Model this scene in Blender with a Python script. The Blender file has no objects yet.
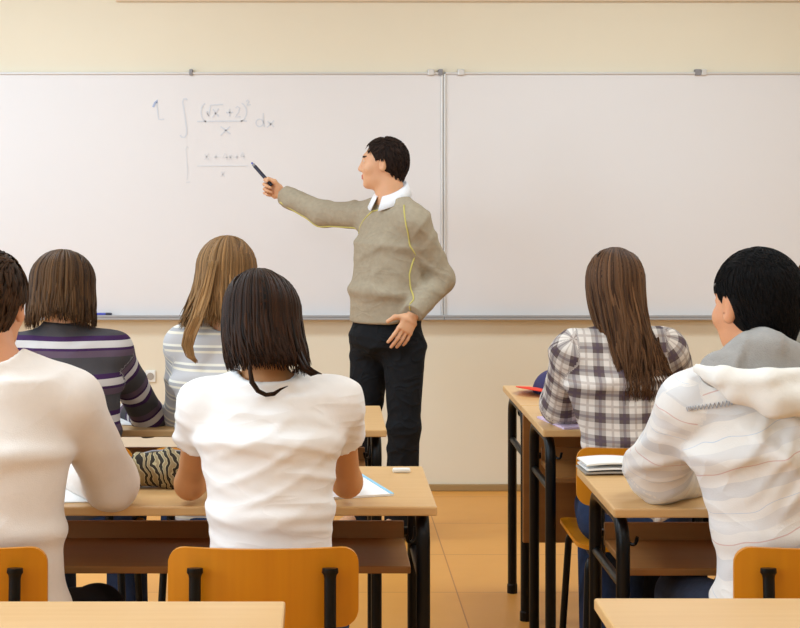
import bpy, bmesh, math, random
import numpy as np
from mathutils import Vector, Matrix

# ------------------------------------------------------------------ camera, world, lights, exposure
SC = bpy.context.scene
COL = SC.collection
H_CAM, FOC, VX, HY = 1.506, 1500.0, 320.0, 183.0
cam_d = bpy.data.cameras.new('camera')
cam_d.sensor_width = 36.0
cam_d.lens = 36.0 * FOC / 800.0
cam_d.shift_x = (400.0 - VX) / 800.0
cam_d.shift_y = -(314.0 - HY) / 800.0
cam_d.clip_start = 0.05
cam = bpy.data.objects.new('camera', cam_d)
cam.location = (0, 0, H_CAM)
cam.rotation_euler = (math.pi / 2, 0, 0)
COL.objects.link(cam)
SC.camera = cam

world = bpy.data.worlds.new('world')
SC.world = world
world.use_nodes = True
wbg = world.node_tree.nodes['Background']
wbg.inputs[0].default_value = (0.75, 0.95, 1.2, 1)
wbg.inputs[1].default_value = 1.0

ROOM_L, ROOM_R, ROOM_B, ROOM_F, ROOM_H = -3.3, 3.7, -2.6, 7.34, 3.0


def area(name, loc, rot, sx, sy, power, color):
    l = bpy.data.lights.new(name, 'AREA')
    l.shape = 'RECTANGLE'
    l.size, l.size_y = sx, sy
    l.energy = power
    l.color = color
    o = bpy.data.objects.new(name, l)
    o.location = loc
    o.rotation_euler = rot
    COL.objects.link(o)
    return o


WINDOWS_Y = [(-1.4, 0.6), (1.6, 3.6), (4.4, 6.4)]
for (y0, y1), pw in zip(WINDOWS_Y, (24, 33, 9)):
    area('window_daylight', (ROOM_L - 0.02, (y0 + y1) / 2, 1.85), (0, -math.pi / 2, 0), 1.6, y1 - y0 - 0.1, pw, (1.0, 1.30, 1.54))
FILLS = [(-1.6, 0.6), (1.6, 0.6), (-1.6, 3.2), (1.6, 3.2), (-1.6, 5.6), (1.6, 5.6)]  # unseen overhead fills, added because the room needs more light
for (lx, ly), pw in zip(FILLS, (11, 11, 17, 17, 21.5, 20)):
    area('fill_light', (lx, ly, ROOM_H - 0.11), (0, 0, 0), 1.2, 0.5, pw, (1.0, 1.28, 1.54) if lx < 0 else (1.0, 1.22, 1.38))

SC.view_settings.view_transform = 'Standard'
SC.view_settings.look = 'None'
SC.view_settings.exposure = 0.34
SC.view_settings.gamma = 1.0
SC.view_settings.use_curve_mapping = False

rng = random.Random(7)
nrg = np.random.default_rng(7)


# ------------------------------------------------------------------ helpers
def P(px, py, d):
    """a point seen by the camera at depth d"""
    return np.array([(px - VX) * d / FOC, d, H_CAM - (py - HY) * d / FOC])


def lin(c):
    out = []
    for v in c:
        v = v / 255.0
        out.append(v / 12.92 if v <= 0.04045 else ((v + 0.055) / 1.055) ** 2.4)
    return tuple(out) + (1.0,)


def nd(nt, typ, **kw):
    n = nt.nodes.new(typ)
    for k, v in kw.items():
        setattr(n, k, v)
    return n


def mat(name, col, rough=0.6, metal=0.0, noise=0.0, nscale=(20, 20, 20), col2=None, bump=0.0, bscale=200.0, spec=0.5, sss=0.0):
    """procedural material: base colour broken up by a noise, optional bump"""
    m = bpy.data.materials.new(name)
    m.use_nodes = True
    nt = m.node_tree
    b = nt.nodes['Principled BSDF']
    b.inputs['Roughness'].default_value = rough
    b.inputs['Metallic'].default_value = metal
    b.inputs['Specular IOR Level'].default_value = spec
    if sss:
        b.inputs['Subsurface Weight'].default_value = sss
        b.inputs['Subsurface Radius'].default_value = (0.012, 0.005, 0.003)
    tc = nd(nt, 'ShaderNodeTexCoord')
    if col2 is None:
        col2 = tuple(max(0, min(255, c * (1 - noise))) for c in col)
    mp = nd(nt, 'ShaderNodeMapping')
    mp.inputs['Scale'].default_value = nscale
    nt.links.new(tc.outputs['Object'], mp.inputs['Vector'])
    nz = nd(nt, 'ShaderNodeTexNoise')
    nz.inputs['Scale'].default_value = 1.0
    nz.inputs['Detail'].default_value = 4.0
    nt.links.new(mp.outputs['Vector'], nz.inputs['Vector'])
    mx = nd(nt, 'ShaderNodeMix', data_type='RGBA')
    mx.inputs['A'].default_value = lin(col)
    mx.inputs['B'].default_value = lin(col2)
    nt.links.new(nz.outputs['Fac'], mx.inputs['Factor'])
    nt.links.new(mx.outputs['Result'], b.inputs['Base Color'])
    if bump:
        n2 = nd(nt, 'ShaderNodeTexNoise')
        n2.inputs['Scale'].default_value = bscale
        n2.inputs['Detail'].default_value = 3.0
        nt.links.new(tc.outputs['Object'], n2.inputs['Vector'])
        bp = nd(nt, 'ShaderNodeBump')
        bp.inputs['Strength'].default_value = bump
        bp.inputs['Distance'].default_value = 0.01
        nt.links.new(n2.outputs['Fac'], bp.inputs['Height'])
        nt.links.new(bp.outputs['Normal'], b.inputs['Normal'])
    return m


def math_n(nt, op, a, b=None, c=None):
    n = nd(nt, 'ShaderNodeMath', operation=op)
    for i, v in enumerate((a, b, c)):
        if v is None:
            continue
        if isinstance(v, (int, float)):
            n.inputs[i].default_value = v
        else:
            nt.links.new(v, n.inputs[i])
    return n.outputs[0]


def attr_n(nt, name):
    n = nd(nt, 'ShaderNodeAttribute')
    n.attribute_name = name
    return n.outputs['Fac']


def ramp_n(nt, fac, stops, interp='CONSTANT'):
    r = nd(nt, 'ShaderNodeValToRGB')
    cr = r.color_ramp
    cr.interpolation = interp
    while len(cr.elements) < len(stops):
        cr.elements.new(0.5)
    for e, (p, c) in zip(cr.elements, stops):
        e.position = p
        e.color = lin(c)
    nt.links.new(fac, r.inputs[0])
    return r.outputs[0]


def mix_n(nt, fac, a, b, mode='MIX'):
    m = nd(nt, 'ShaderNodeMix', data_type='RGBA', blend_type=mode)
    for v, k in ((fac, 'Factor'), (a, 'A'), (b, 'B')):
        if isinstance(v, (int, float)):
            m.inputs[k].default_value = v
        elif isinstance(v, tuple):
            m.inputs[k].default_value = lin(v)
        else:
            nt.links.new(v, m.inputs[k])
    return m.outputs['Result']


def base_mat(name, rough=0.8, bump=0.0, bscale=120.0, spec=0.3):
    m = bpy.data.materials.new(name)
    m.use_nodes = True
    nt = m.node_tree
    b = nt.nodes['Principled BSDF']
    b.inputs['Roughness'].default_value = rough
    b.inputs['Specular IOR Level'].default_value = spec
    if bump:
        tc = nd(nt, 'ShaderNodeTexCoord')
        n2 = nd(nt, 'ShaderNodeTexNoise')
        n2.inputs['Scale'].default_value = bscale
        n2.inputs['Detail'].default_value = 3.0
        nt.links.new(tc.outputs['Object'], n2.inputs['Vector'])
        bp = nd(nt, 'ShaderNodeBump')
        bp.inputs['Strength'].default_value = bump
        bp.inputs['Distance'].default_value = 0.01
        nt.links.new(n2.outputs['Fac'], bp.inputs['Height'])
        nt.links.new(bp.outputs['Normal'], b.inputs['Normal'])
    return m, nt, b.inputs['Base Color']


def link_mesh(name, me, m, parent=None):
    o = bpy.data.objects.new(name, me)
    for mm in (m if isinstance(m, (list, tuple)) else [m]):
        me.materials.append(mm)
    COL.objects.link(o)
    if parent is not None:
        o.parent = parent
    return o


def obj(name, bm, m, parent=None, smooth=False, origin=None):
    """link a bmesh as one object; origin (world) becomes its location when it has no parent"""
    me = bpy.data.meshes.new(name)
    bmesh.ops.recalc_face_normals(bm, faces=bm.faces)
    if origin is not None:
        bmesh.ops.translate(bm, verts=bm.verts, vec=-Vector(origin))
    bm.to_mesh(me)
    bm.free()
    if smooth:
        me.polygons.foreach_set('use_smooth', [True] * len(me.polygons))
        if smooth != 'all':
            me.set_sharp_from_angle(angle=math.radians(40))
    o = link_mesh(name, me, m, parent)
    if origin is not None and parent is None:
        o.location = origin
    return o


def tag(o, label, cat, group=None):
    o['label'] = label
    o['category'] = cat
    if group:
        o['group'] = group
    return o


def thing(name, label, cat, loc=(0, 0, 0), rz=0.0, group=None):
    o = bpy.data.objects.new(name, None)
    o.empty_display_size = 0.1
    COL.objects.link(o)
    o.location = loc
    o.rotation_euler = (0, 0, rz)
    return tag(o, label, cat, group)


def struct(name, bm, m, smooth=False):
    o = obj(name, bm, m, smooth=smooth)
    o['kind'] = 'structure'
    return o


def dup(root, loc, label=None, group=None, rz=None):
    r = root.copy()
    COL.objects.link(r)
    r.location = loc
    if rz is not None:
        r.rotation_euler = (0, 0, rz)
    if label:
        r['label'] = label
    if group:
        r['group'] = group
    for ch in list(root.children):
        c = ch.copy()
        COL.objects.link(c)
        c.parent = r
        for g in list(ch.children):
            k = g.copy()
            COL.objects.link(k)
            k.parent = c
    return r


def BM():
    return bmesh.new()


def box(bm, lo, hi, bev=0.0, seg=2, M=None):
    lo, hi = Vector(lo), Vector(hi)
    g = bmesh.ops.create_cube(bm, size=1.0)
    vs = g['verts']
    for v in vs:
        v.co = Vector((lo[i] + (v.co[i] + 0.5) * (hi[i] - lo[i]) for i in range(3)))
    if bev:
        es = set(e for v in vs for e in v.link_edges)
        r = bmesh.ops.bevel(bm, geom=list(es), offset=bev, segments=seg, affect='EDGES', profile=0.5)
        vs = list(set(v for f in r['faces'] for v in f.verts) | set(v for v in vs if v.is_valid))
    if M is not None:
        bmesh.ops.transform(bm, matrix=M, verts=[v for v in vs if v.is_valid])
    return bm


def fillet(pts, r, n=6):
    """round the inner corners of a polyline"""
    pts = [Vector(p) for p in pts]
    out = [pts[0]]
    for i in range(1, len(pts) - 1):
        a, b, c = pts[i - 1], pts[i], pts[i + 1]
        u, w = (a - b), (c - b)
        rr = min(r, u.length * 0.49, w.length * 0.49)
        p0, p1 = b + u.normalized() * rr, b + w.normalized() * rr
        for k in range(n + 1):
            t = k / n
            out.append((1 - t) ** 2 * p0 + 2 * t * (1 - t) * b + t * t * p1)
    out.append(pts[-1])
    return out


def tube(bm, pts, r, n=10, cap=True, flat=1.0):
    """swept tube; r a number or a list of radii; flat < 1 makes an oval section"""
    pts = [Vector(p) for p in pts]
    rs = r if isinstance(r, (list, tuple)) else [r] * len(pts)
    rings = []
    prev = None
    for i, p in enumerate(pts):
        t = (pts[min(i + 1, len(pts) - 1)] - pts[max(i - 1, 0)])
        t = t.normalized() if t.length > 1e-9 else Vector((0, 0, 1))
        if prev is None:
            up = Vector((0, 0, 1)) if abs(t.z) < 0.9 else Vector((1, 0, 0))
            u = t.cross(up).normalized()
        else:
            u = (prev - t * prev.dot(t)).normalized()
        prev = u
        w = t.cross(u)
        rings.append([bm.verts.new(p + (u * math.cos(2 * math.pi * k / n) + w * flat * math.sin(2 * math.pi * k / n)) * rs[i]) for k in range(n)])
    for a, b in zip(rings, rings[1:]):
        for k in range(n):
            bm.faces.new((a[k], a[(k + 1) % n], b[(k + 1) % n], b[k]))
    if cap:
        bm.faces.new(rings[0][::-1])
        bm.faces.new(rings[-1])
    return bm


def lathe(bm, prof, c=(0, 0, 0), n=20):
    """revolve a (radius, z) profile"""
    rings = []
    for (r, z) in prof:
        rings.append([bm.verts.new((c[0] + r * math.cos(2 * math.pi * k / n), c[1] + r * math.sin(2 * math.pi * k / n), c[2] + z)) for k in range(n)])
    for a, b in zip(rings, rings[1:]):
        for k in range(n):
            bm.faces.new((a[k], a[(k + 1) % n], b[(k + 1) % n], b[k]))
    bm.faces.new(rings[0][::-1])
    bm.faces.new(rings[-1])
    return bm


def ribbon_stroke(bm, pts, w, y, th=0.0006):
    """a pen stroke lying on the board: flat ribbon through (x, z) points"""
    pts = [Vector((p[0], 0, p[1])) for p in pts]
    L, R = [], []
    for i, p in enumerate(pts):
        t = (pts[min(i + 1, len(pts) - 1)] - pts[max(i - 1, 0)]).normalized()
        n = Vector((-t.z, 0, t.x)) * w / 2
        L.append(p + n)
        R.append(p - n)
    for i in range(len(pts) - 1):
        q = [L[i], L[i + 1], R[i + 1], R[i]]
        f = [bm.verts.new((v.x, y - th, v.z)) for v in q]
        g = [bm.verts.new((v.x, y, v.z)) for v in q]
        bm.faces.new(f)
        for k in range(4):
            bm.faces.new((f[k], f[(k + 1) % 4], g[(k + 1) % 4], g[k]))


# ------------------------------------------------------------------ smooth blended solids (signed distances meshed by surface nets)
def A(v):
    return np.asarray(v, dtype=np.float64)


def unit(v):
    v = A(v)
    return v / (np.linalg.norm(v) + 1e-12)


class Prim:
    def __init__(s, fn, lo, hi, k=0.02, op='u', chart=None):
        s.fn, s.lo, s.hi, s.k, s.op, s.chart = fn, A(lo), A(hi), k, op, chart


def cone(a, b, ra, rb, k=0.02, op='u', cut=False, chart=None):
    """tapered round limb from a to b; cut ends it flat at b"""
    a, b = A(a), A(b)
    ab = b - a
    L2 = float(ab @ ab) + 1e-12
    ud = ab / math.sqrt(L2)

    def fn(x, y, z):
        qx, qy, qz = x - a[0], y - a[1], z - a[2]
        h = qx * ab[0] + qy * ab[1] + qz * ab[2]
        t = np.clip(h / L2, 0, 1)
        d = np.sqrt((qx - t * ab[0]) ** 2 + (qy - t * ab[1]) ** 2 + (qz - t * ab[2]) ** 2) - (ra + (rb - ra) * t)
        if cut:
            d = np.maximum(d, (h - L2) / math.sqrt(L2))
        return d
    R = max(ra, rb)
    return Prim(fn, np.minimum(a - ra, b - rb), np.maximum(a + ra, b + rb), k, op, chart)


def ell(c, r, R=None, k=0.02, op='u', chart=None):
    """ellipsoid, axes in the rows of R"""
    c, r = A(c), A(r)
    R = np.eye(3) if R is None else A(R)

    def fn(x, y, z):
        q = (x - c[0], y - c[1], z - c[2])
        l = [q[0] * R[i][0] + q[1] * R[i][1] + q[2] * R[i][2] for i in range(3)]
        k0 = np.sqrt((l[0] / r[0]) ** 2 + (l[1] / r[1]) ** 2 + (l[2] / r[2]) ** 2) + 1e-9
        k1 = np.sqrt((l[0] / r[0] ** 2) ** 2 + (l[1] / r[1] ** 2) ** 2 + (l[2] / r[2] ** 2) ** 2) + 1e-9
        return k0 * (k0 - 1) / k1
    ext = np.sqrt(((R * r[:, None]) ** 2).sum(0))
    return Prim(fn, c - ext, c + ext, k, op, chart)


def loft(a, b, ra, rb, side, k=0.03, chart=None, op='u', cut=False):
    """oval trunk section from a to b: ra, rb = (half width along side, half depth)"""
    a, b = A(a), A(b)
    ab = b - a
    L = np.linalg.norm(ab)
    ax = ab / L
    u = unit(A(side) - ax * (A(side) @ ax))
    w = np.cross(ax, u)

    def fn(x, y, z):
        qx, qy, qz = x - a[0], y - a[1], z - a[2]
        h = qx * ax[0] + qy * ax[1] + qz * ax[2]
        t = np.clip(h / L, 0, 1)
        cu = qx * u[0] + qy * u[1] + qz * u[2]
        cw = qx * w[0] + qy * w[1] + qz * w[2]
        over = h - t * L
        rx = ra[0] + (rb[0] - ra[0]) * t
        ry = ra[1] + (rb[1] - ra[1]) * t
        m = np.minimum(rx, ry)
        e0 = np.sqrt((cu / rx) ** 2 + (cw / ry) ** 2) + 1e-9
        e1 = np.sqrt((cu / rx ** 2) ** 2 + (cw / ry ** 2) ** 2) + 1e-9
        d = e0 * (e0 - 1) / e1
        if cut:
            d = np.maximum(d, h - L)
        cap = np.abs(over)
        return np.where(cap > 1e-9, np.where(d > 0, np.sqrt(d * d + cap * cap), np.maximum(d, cap)), d) if not cut else d
    R = max(ra[0], ra[1], rb[0], rb[1])
    return Prim(fn, np.minimum(a, b) - R, np.maximum(a, b) + R, k, op, chart)


def half(p, n, lo, hi, k=0.004):
    """cut away everything on the side n points to"""
    p, n = A(p), unit(n)

    def fn(x, y, z):
        return (x - p[0]) * n[0] + (y - p[1]) * n[1] + (z - p[2]) * n[2]
    return Prim(fn, lo, hi, k, 'i')


def smin(a, b, k):
    h = np.clip(0.5 + 0.5 * (b - a) / k, 0, 1)
    return b + (a - b) * h - k * h * (1 - h)


class Solid:
    def __init__(s, prims, disp=None):
        s.prims, s.disp = prims, disp

    def eval(s, p):
        p = np.atleast_2d(p)
        x, y, z = p[:, 0], p[:, 1], p[:, 2]
        D = np.full(len(p), 1.0)
        for q in s.prims:
            d = q.fn(x, y, z)
            if q.op == 'u':
                D = smin(D, d, q.k)
            elif q.op == 's':
                D = -smin(-D, d, q.k)
            else:
                D = -smin(-D, -d, q.k)
        return D

    def grad(s, p, e=0.003):
        g = np.stack([s.eval(p + np.eye(3)[i] * e) - s.eval(p - np.eye(3)[i] * e) for i in range(3)], 1)
        return g / (np.linalg.norm(g, axis=1, keepdims=True) + 1e-9)

    def push(s, p, r):
        """move points that are nearer than r to the solid out to r"""
        p = np.atleast_2d(A(p)).copy()
        r = np.broadcast_to(r, (len(p),))
        for _ in range(4):
            d = s.eval(p)
            m = d < r
            if not m.any():
                break
            p[m] += s.grad(p[m]) * (r[m] - d[m])[:, None]
        return p

    def snap(s, p, r):
        """bring points onto the surface offset r"""
        p = np.atleast_2d(A(p)).copy()
        for _ in range(5):
            p -= s.grad(p) * (s.eval(p) - r)[:, None]
        return p

    def mesh(s, name, vox, attrs=False):
        us = [q for q in s.prims if q.op == 'u']
        lo = np.min([q.lo for q in us], 0) - 0.03
        hi = np.max([q.hi for q in us], 0) + 0.03
        n = np.ceil((hi - lo) / vox).astype(int) + 1
        ax = [lo[i] + vox * np.arange(n[i]) for i in range(3)]
        D = np.full(n, 0.06, dtype=np.float32)
        for q in s.prims:
            mg = 0.03 + q.k
            i0 = np.clip(np.floor((q.lo - mg - lo) / vox).astype(int), 0, n - 1)
            i1 = np.clip(np.ceil((q.hi + mg - lo) / vox).astype(int) + 1, 1, n)
            if q.op == 'i':
                i0, i1 = np.zeros(3, int), n
            sl = tuple(slice(i0[i], i1[i]) for i in range(3))
            x, y, z = ax[0][sl[0]][:, None, None], ax[1][sl[1]][None, :, None], ax[2][sl[2]][None, None, :]
            d = q.fn(x, y, z).astype(np.float32)
            blk = D[sl]
            if q.op == 'u':
                D[sl] = smin(blk, d, q.k)
            elif q.op == 's':
                D[sl] = -smin(-blk, d, q.k)
            else:
                D[sl] = -smin(-blk, -d, q.k)
        if s.disp is not None:
            idx = np.nonzero(np.abs(D) < 0.03)
            D[idx] += s.disp(ax[0][idx[0]], ax[1][idx[1]], ax[2][idx[2]]).astype(np.float32)
        for i in range(3):
            sl = [slice(None)] * 3
            for e in (0, -1):
                sl[i] = e
                D[tuple(sl)] = np.maximum(D[tuple(sl)], 0.01)
        S = D < 0
        cnt = np.zeros(n - 1, dtype=np.int8)
        for a in (0, 1):
            for b in (0, 1):
                for c in (0, 1):
                    cnt += S[a:n[0] - 1 + a, b:n[1] - 1 + b, c:n[2] - 1 + c]
        I, J, K = np.nonzero((cnt > 0) & (cnt < 8))
        cid = np.full(n - 1, -1, dtype=np.int32)
        cid[I, J, K] = np.arange(len(I))
        pos = np.zeros((len(I), 3))
        num = np.zeros(len(I))
        for axis in range(3):
            o1, o2 = [i for i in range(3) if i != axis]
            for a in (0, 1):
                for b in (0, 1):
                    off = [0, 0, 0]
                    off[o1], off[o2] = a, b
                    d0 = D[I + off[0], J + off[1], K + off[2]]
                    off2 = list(off)
                    off2[axis] = 1
                    d1 = D[I + off2[0], J + off2[1], K + off2[2]]
                    cr = (d0 < 0) != (d1 < 0)
                    t = np.where(cr, d0 / np.where(cr, d0 - d1, 1), 0)
                    v = np.tile(A(off), (len(I), 1))
                    v[:, axis] = t
                    pos[cr] += v[cr]
                    num[cr] += 1
        verts = lo + (np.stack([I, J, K], 1) + pos / num[:, None]) * vox
        quads = []
        for axis in range(3):
            o1, o2 = (axis + 1) % 3, (axis + 2) % 3
            sl0 = [slice(None)] * 3
            sl1 = [slice(None)] * 3
            sl0[axis], sl1[axis] = slice(0, -1), slice(1, None)
            ch = S[tuple(sl0)] != S[tuple(sl1)]
            e = np.stack(np.nonzero(ch), 1)
            ok = (e[:, o1] > 0) & (e[:, o2] > 0) & (e[:, o1] < n[o1] - 1) & (e[:, o2] < n[o2] - 1)
            e = e[ok]
            s0 = S[e[:, 0], e[:, 1], e[:, 2]]

            def cell(d1, d2):
                c = e.copy()
                c[:, o1] += d1
                c[:, o2] += d2
                return cid[c[:, 0], c[:, 1], c[:, 2]]
            q = np.stack([cell(-1, -1), cell(0, -1), cell(0, 0), cell(-1, 0)], 1)
            q[~s0] = q[~s0][:, ::-1]
            quads.append(q)
        quads = np.concatenate(quads)
        quads = quads[(quads >= 0).all(1)]
        return verts, quads

    def charts(s, v):
        """pattern coordinates of the cloth: along and across each garment panel"""
        best = np.full(len(v), 9.0)
        U = np.zeros(len(v))
        W = np.zeros(len(v))
        for q in s.prims:
            if q.chart is None or q.op != 'u':
                continue
            d = q.fn(v[:, 0], v[:, 1], v[:, 2])
            m = d < best
            best[m] = d[m]
            u, w = q.chart(v[m])
            U[m], W[m] = u, w
        return U, W


def solid_obj(name, solid, vox, m, parent, origin, attrs=False, matfn=None):
    v, q = solid.mesh(name, vox)
    me = bpy.data.meshes.new(name)
    me.from_pydata((v - A(origin)).tolist(), [], q.tolist())
    me.polygons.foreach_set('use_smooth', [True] * len(me.polygons))
    if attrs:
        U, W = solid.charts(v)
        for nm, arr in (('u', U), ('v', W)):
            at = me.attributes.new(nm, 'FLOAT', 'POINT')
            at.data.foreach_set('value', arr.astype(np.float32))
    if matfn is not None:
        fc = v[q].mean(1)
        me.polygons.foreach_set('material_index', matfn(fc).astype(np.int32))
    me.update()
    return link_mesh(name, me, m, parent)


def chart_arm(a, b, off=0.0):
    a, b = A(a), A(b)
    ax = unit(b - a)
    up = unit(np.cross(ax, [0.0, 1.0, 0.1]))
    w = np.cross(ax, up)

    def f(p):
        q = p - a
        h = q @ ax
        ang = np.arctan2(q @ w, q @ up)
        return h + off, ang * 0.055
    return f


def chart_torso(c, side):
    c, side = A(c), unit(side)

    def f(p):
        q = p - c
        return q[:, 2], q @ side
    return f


def folds(amp, dirs, seed):
    """cloth folds: a few warped waves"""
    r = np.random.default_rng(seed)
    ph = r.uniform(0, 6.28, (len(dirs), 4))

    def f(x, y, z):
        out = 0
        for (kx, ky, kz, a), p in zip(dirs, ph):
            warp = 1.9 * np.sin(x * 9 + z * 5 + p[1]) + 1.5 * np.sin(z * 12 - x * 7 + p[2]) + 1.0 * np.sin(y * 15 + x * 8 + p[3])
            s = np.sin(x * kx + y * ky + z * kz + p[0] + warp)
            env = np.clip(0.35 + 0.75 * np.sin(x * 9 + z * 11 + p[3] * 2) * np.sin(z * 6 - x * 12 + p[1]), 0, 1.1)
            out = out + a * env * (np.maximum(s, -0.4) ** 2 * np.sign(s))
        return -amp * out
    return f
# ------------------------------------------------------------------ materials
M_WALL = mat('wall_paint', (236, 223, 199), 0.85, noise=0.02, nscale=(3, 3, 3), bump=0.05, bscale=300)
M_CEIL = mat('ceiling_paint', (240, 234, 222), 0.9)
M_TRIM = mat('trim_paint', (236, 218, 200), 0.6)
M_BASE = mat('baseboard_wood', (176, 142, 92), 0.5, noise=0.15, nscale=(4, 40, 40))
M_BOARD = mat('board_enamel', (232, 226, 224), 0.28, noise=0.01, nscale=(2, 2, 2), spec=0.35)
M_ALU = mat('aluminium', (214, 210, 206), 0.35, metal=0.3)
M_TRAY = mat('dull_aluminium', (168, 166, 166), 0.5)
M_CLIP = mat('grey_plastic', (140, 136, 138), 0.5)
M_INK = mat('faint_ink', (214, 213, 217), 0.6)
M_INK2 = mat('wiped_ink', (221, 218, 219), 0.6)
M_INKB = mat('blue_ink', (172, 182, 210), 0.6)
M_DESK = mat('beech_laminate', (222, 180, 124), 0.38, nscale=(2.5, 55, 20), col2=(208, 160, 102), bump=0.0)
M_PANEL_SHADE = mat('beech_shaded', (166, 110, 52), 0.55, nscale=(2.5, 30, 55), col2=(144, 92, 40))  # same beech, darkened to carry the shade under the desktops
M_PLY = mat('varnished_plywood', (212, 136, 6), 0.4, nscale=(45, 45, 3), col2=(194, 116, 3))
M_STEEL = mat('black_lacquered_steel', (9, 8, 8), 0.36, spec=0.25)
M_PAPER = mat('paper', (246, 244, 242), 0.8)
M_PBLUE = mat('blue_print', (150, 205, 232), 0.8)
M_LAV = mat('lavender_paper', (208, 186, 210), 0.7)
M_DARKPEN = mat('navy_plastic', (32, 30, 52), 0.35)
M_BLUE = mat('blue_plastic', (62, 70, 168), 0.4)
M_REDP = mat('red_cloth', (232, 58, 30), 0.7)
M_NAVY = mat('navy_cloth', (54, 50, 92), 0.85, bump=0.15, bscale=500)
M_WHITEP = mat('white_plastic', (238, 236, 230), 0.45)
M_GREYC = mat('grey_card', (170, 160, 148), 0.8)


def floor_mat():
    m = bpy.data.materials.new('vinyl_floor_tiles')
    m.use_nodes = True
    nt = m.node_tree
    b = nt.nodes['Principled BSDF']
    b.inputs['Roughness'].default_value = 0.42
    tc = nd(nt, 'ShaderNodeTexCoord')
    mp = nd(nt, 'ShaderNodeMapping')
    mp.inputs['Location'].default_value = (-0.504 + 0.6 * 10, -5.52 + 0.56 * 20, 0)
    nt.links.new(tc.outputs['Object'], mp.inputs['Vector'])
    br = nd(nt, 'ShaderNodeTexBrick')
    br.offset = 0.0
    br.inputs['Scale'].default_value = 1.0
    br.inputs['Brick Width'].default_value = 0.6
    br.inputs['Row Height'].default_value = 0.56
    br.inputs['Mortar Size'].default_value = 0.003
    br.inputs['Mortar Smooth'].default_value = 0.4
    br.inputs['Color1'].default_value = lin((232, 165, 80))
    br.inputs['Color2'].default_value = lin((226, 158, 74))
    br.inputs['Mortar'].default_value = lin((176, 108, 52))
    nt.links.new(mp.outputs['Vector'], br.inputs['Vector'])
    nz = nd(nt, 'ShaderNodeTexNoise')
    nz.inputs['Scale'].default_value = 9.0
    nz.inputs['Detail'].default_value = 6.0
    nt.links.new(tc.outputs['Object'], nz.inputs['Vector'])
    col = mix_n(nt, math_n(nt, 'MULTIPLY', nz.outputs['Fac'], 0.35), br.outputs['Color'], (206, 134, 52))
    nt.links.new(col, b.inputs['Base Color'])
    return m


M_FLOOR = floor_mat()

# ------------------------------------------------------------------ the room
struct('floor', box(BM(), (ROOM_L - 0.2, ROOM_B - 0.2, -0.1), (ROOM_R + 0.2, ROOM_F + 0.2, 0)), M_FLOOR)
struct('ceiling', box(BM(), (ROOM_L - 0.2, ROOM_B - 0.2, ROOM_H), (ROOM_R + 0.2, ROOM_F + 0.2, ROOM_H + 0.1)), M_CEIL)
struct('wall_front', box(BM(), (ROOM_L - 0.2, ROOM_F, 0), (ROOM_R + 0.2, ROOM_F + 0.2, ROOM_H)), M_WALL)
struct('wall_back', box(BM(), (ROOM_L - 0.2, ROOM_B - 0.2, 0), (ROOM_R + 0.2, ROOM_B, ROOM_H)), M_WALL)
struct('wall_right', box(BM(), (ROOM_R, ROOM_B, 0), (ROOM_R + 0.2, ROOM_F, ROOM_H)), M_WALL)
bm = BM()
Z0, Z1 = 1.0, 2.7
box(bm, (ROOM_L - 0.2, ROOM_B, 0), (ROOM_L, ROOM_F, Z0))
box(bm, (ROOM_L - 0.2, ROOM_B, Z1), (ROOM_L, ROOM_F, ROOM_H))
ys = [ROOM_B] + [v for w in WINDOWS_Y for v in w] + [ROOM_F]
for a, b in zip(ys[0::2], ys[1::2]):
    box(bm, (ROOM_L - 0.2, a, Z0), (ROOM_L, b, Z1))
struct('wall_left', bm, M_WALL)
for i, (a, b) in enumerate(WINDOWS_Y):
    bm = BM()
    for lo, hi in (((a, Z0), (b, Z0 + 0.05)), ((a, Z1 - 0.05), (b, Z1)), ((a, Z0), (a + 0.05, Z1)), ((b - 0.05, Z0), (b, Z1)), (((a + b) / 2 - 0.03, Z0), ((a + b) / 2 + 0.03, Z1))):
        box(bm, (ROOM_L - 0.12, lo[0], lo[1]), (ROOM_L - 0.06, hi[0], hi[1]))
    struct('window_%d' % (i + 1), bm, M_WHITEP)
struct('baseboard_front', box(BM(), (ROOM_L, ROOM_F - 0.014, 0), (ROOM_R, ROOM_F, 0.034), 0.004), M_BASE)
struct('baseboard_right', box(BM(), (ROOM_R - 0.014, ROOM_B, 0), (ROOM_R, ROOM_F - 0.014, 0.034), 0.004), M_BASE)
struct('trim_1', box(BM(), (-1.0, ROOM_F - 0.03, 2.394), (ROOM_R, ROOM_F, 2.55), 0.005), M_TRIM)
for i, (lx, ly) in enumerate(FILLS):  # housings made up for the added fill lights, out of view
    t = thing('added_fitting', 'white fitting added out of view to light the classroom', 'ceiling light', (lx, ly, ROOM_H), 0, 'added fill fittings above the desks')
    bm = BM()
    box(bm, (-0.64, -0.3, -0.09), (0.64, 0.3, 0), 0.01)
    obj('housing', bm, M_WHITEP, t)

# ------------------------------------------------------------------ whiteboards
BY = ROOM_F - 0.022
ZB0, ZB1 = 0.853, 2.047


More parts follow.
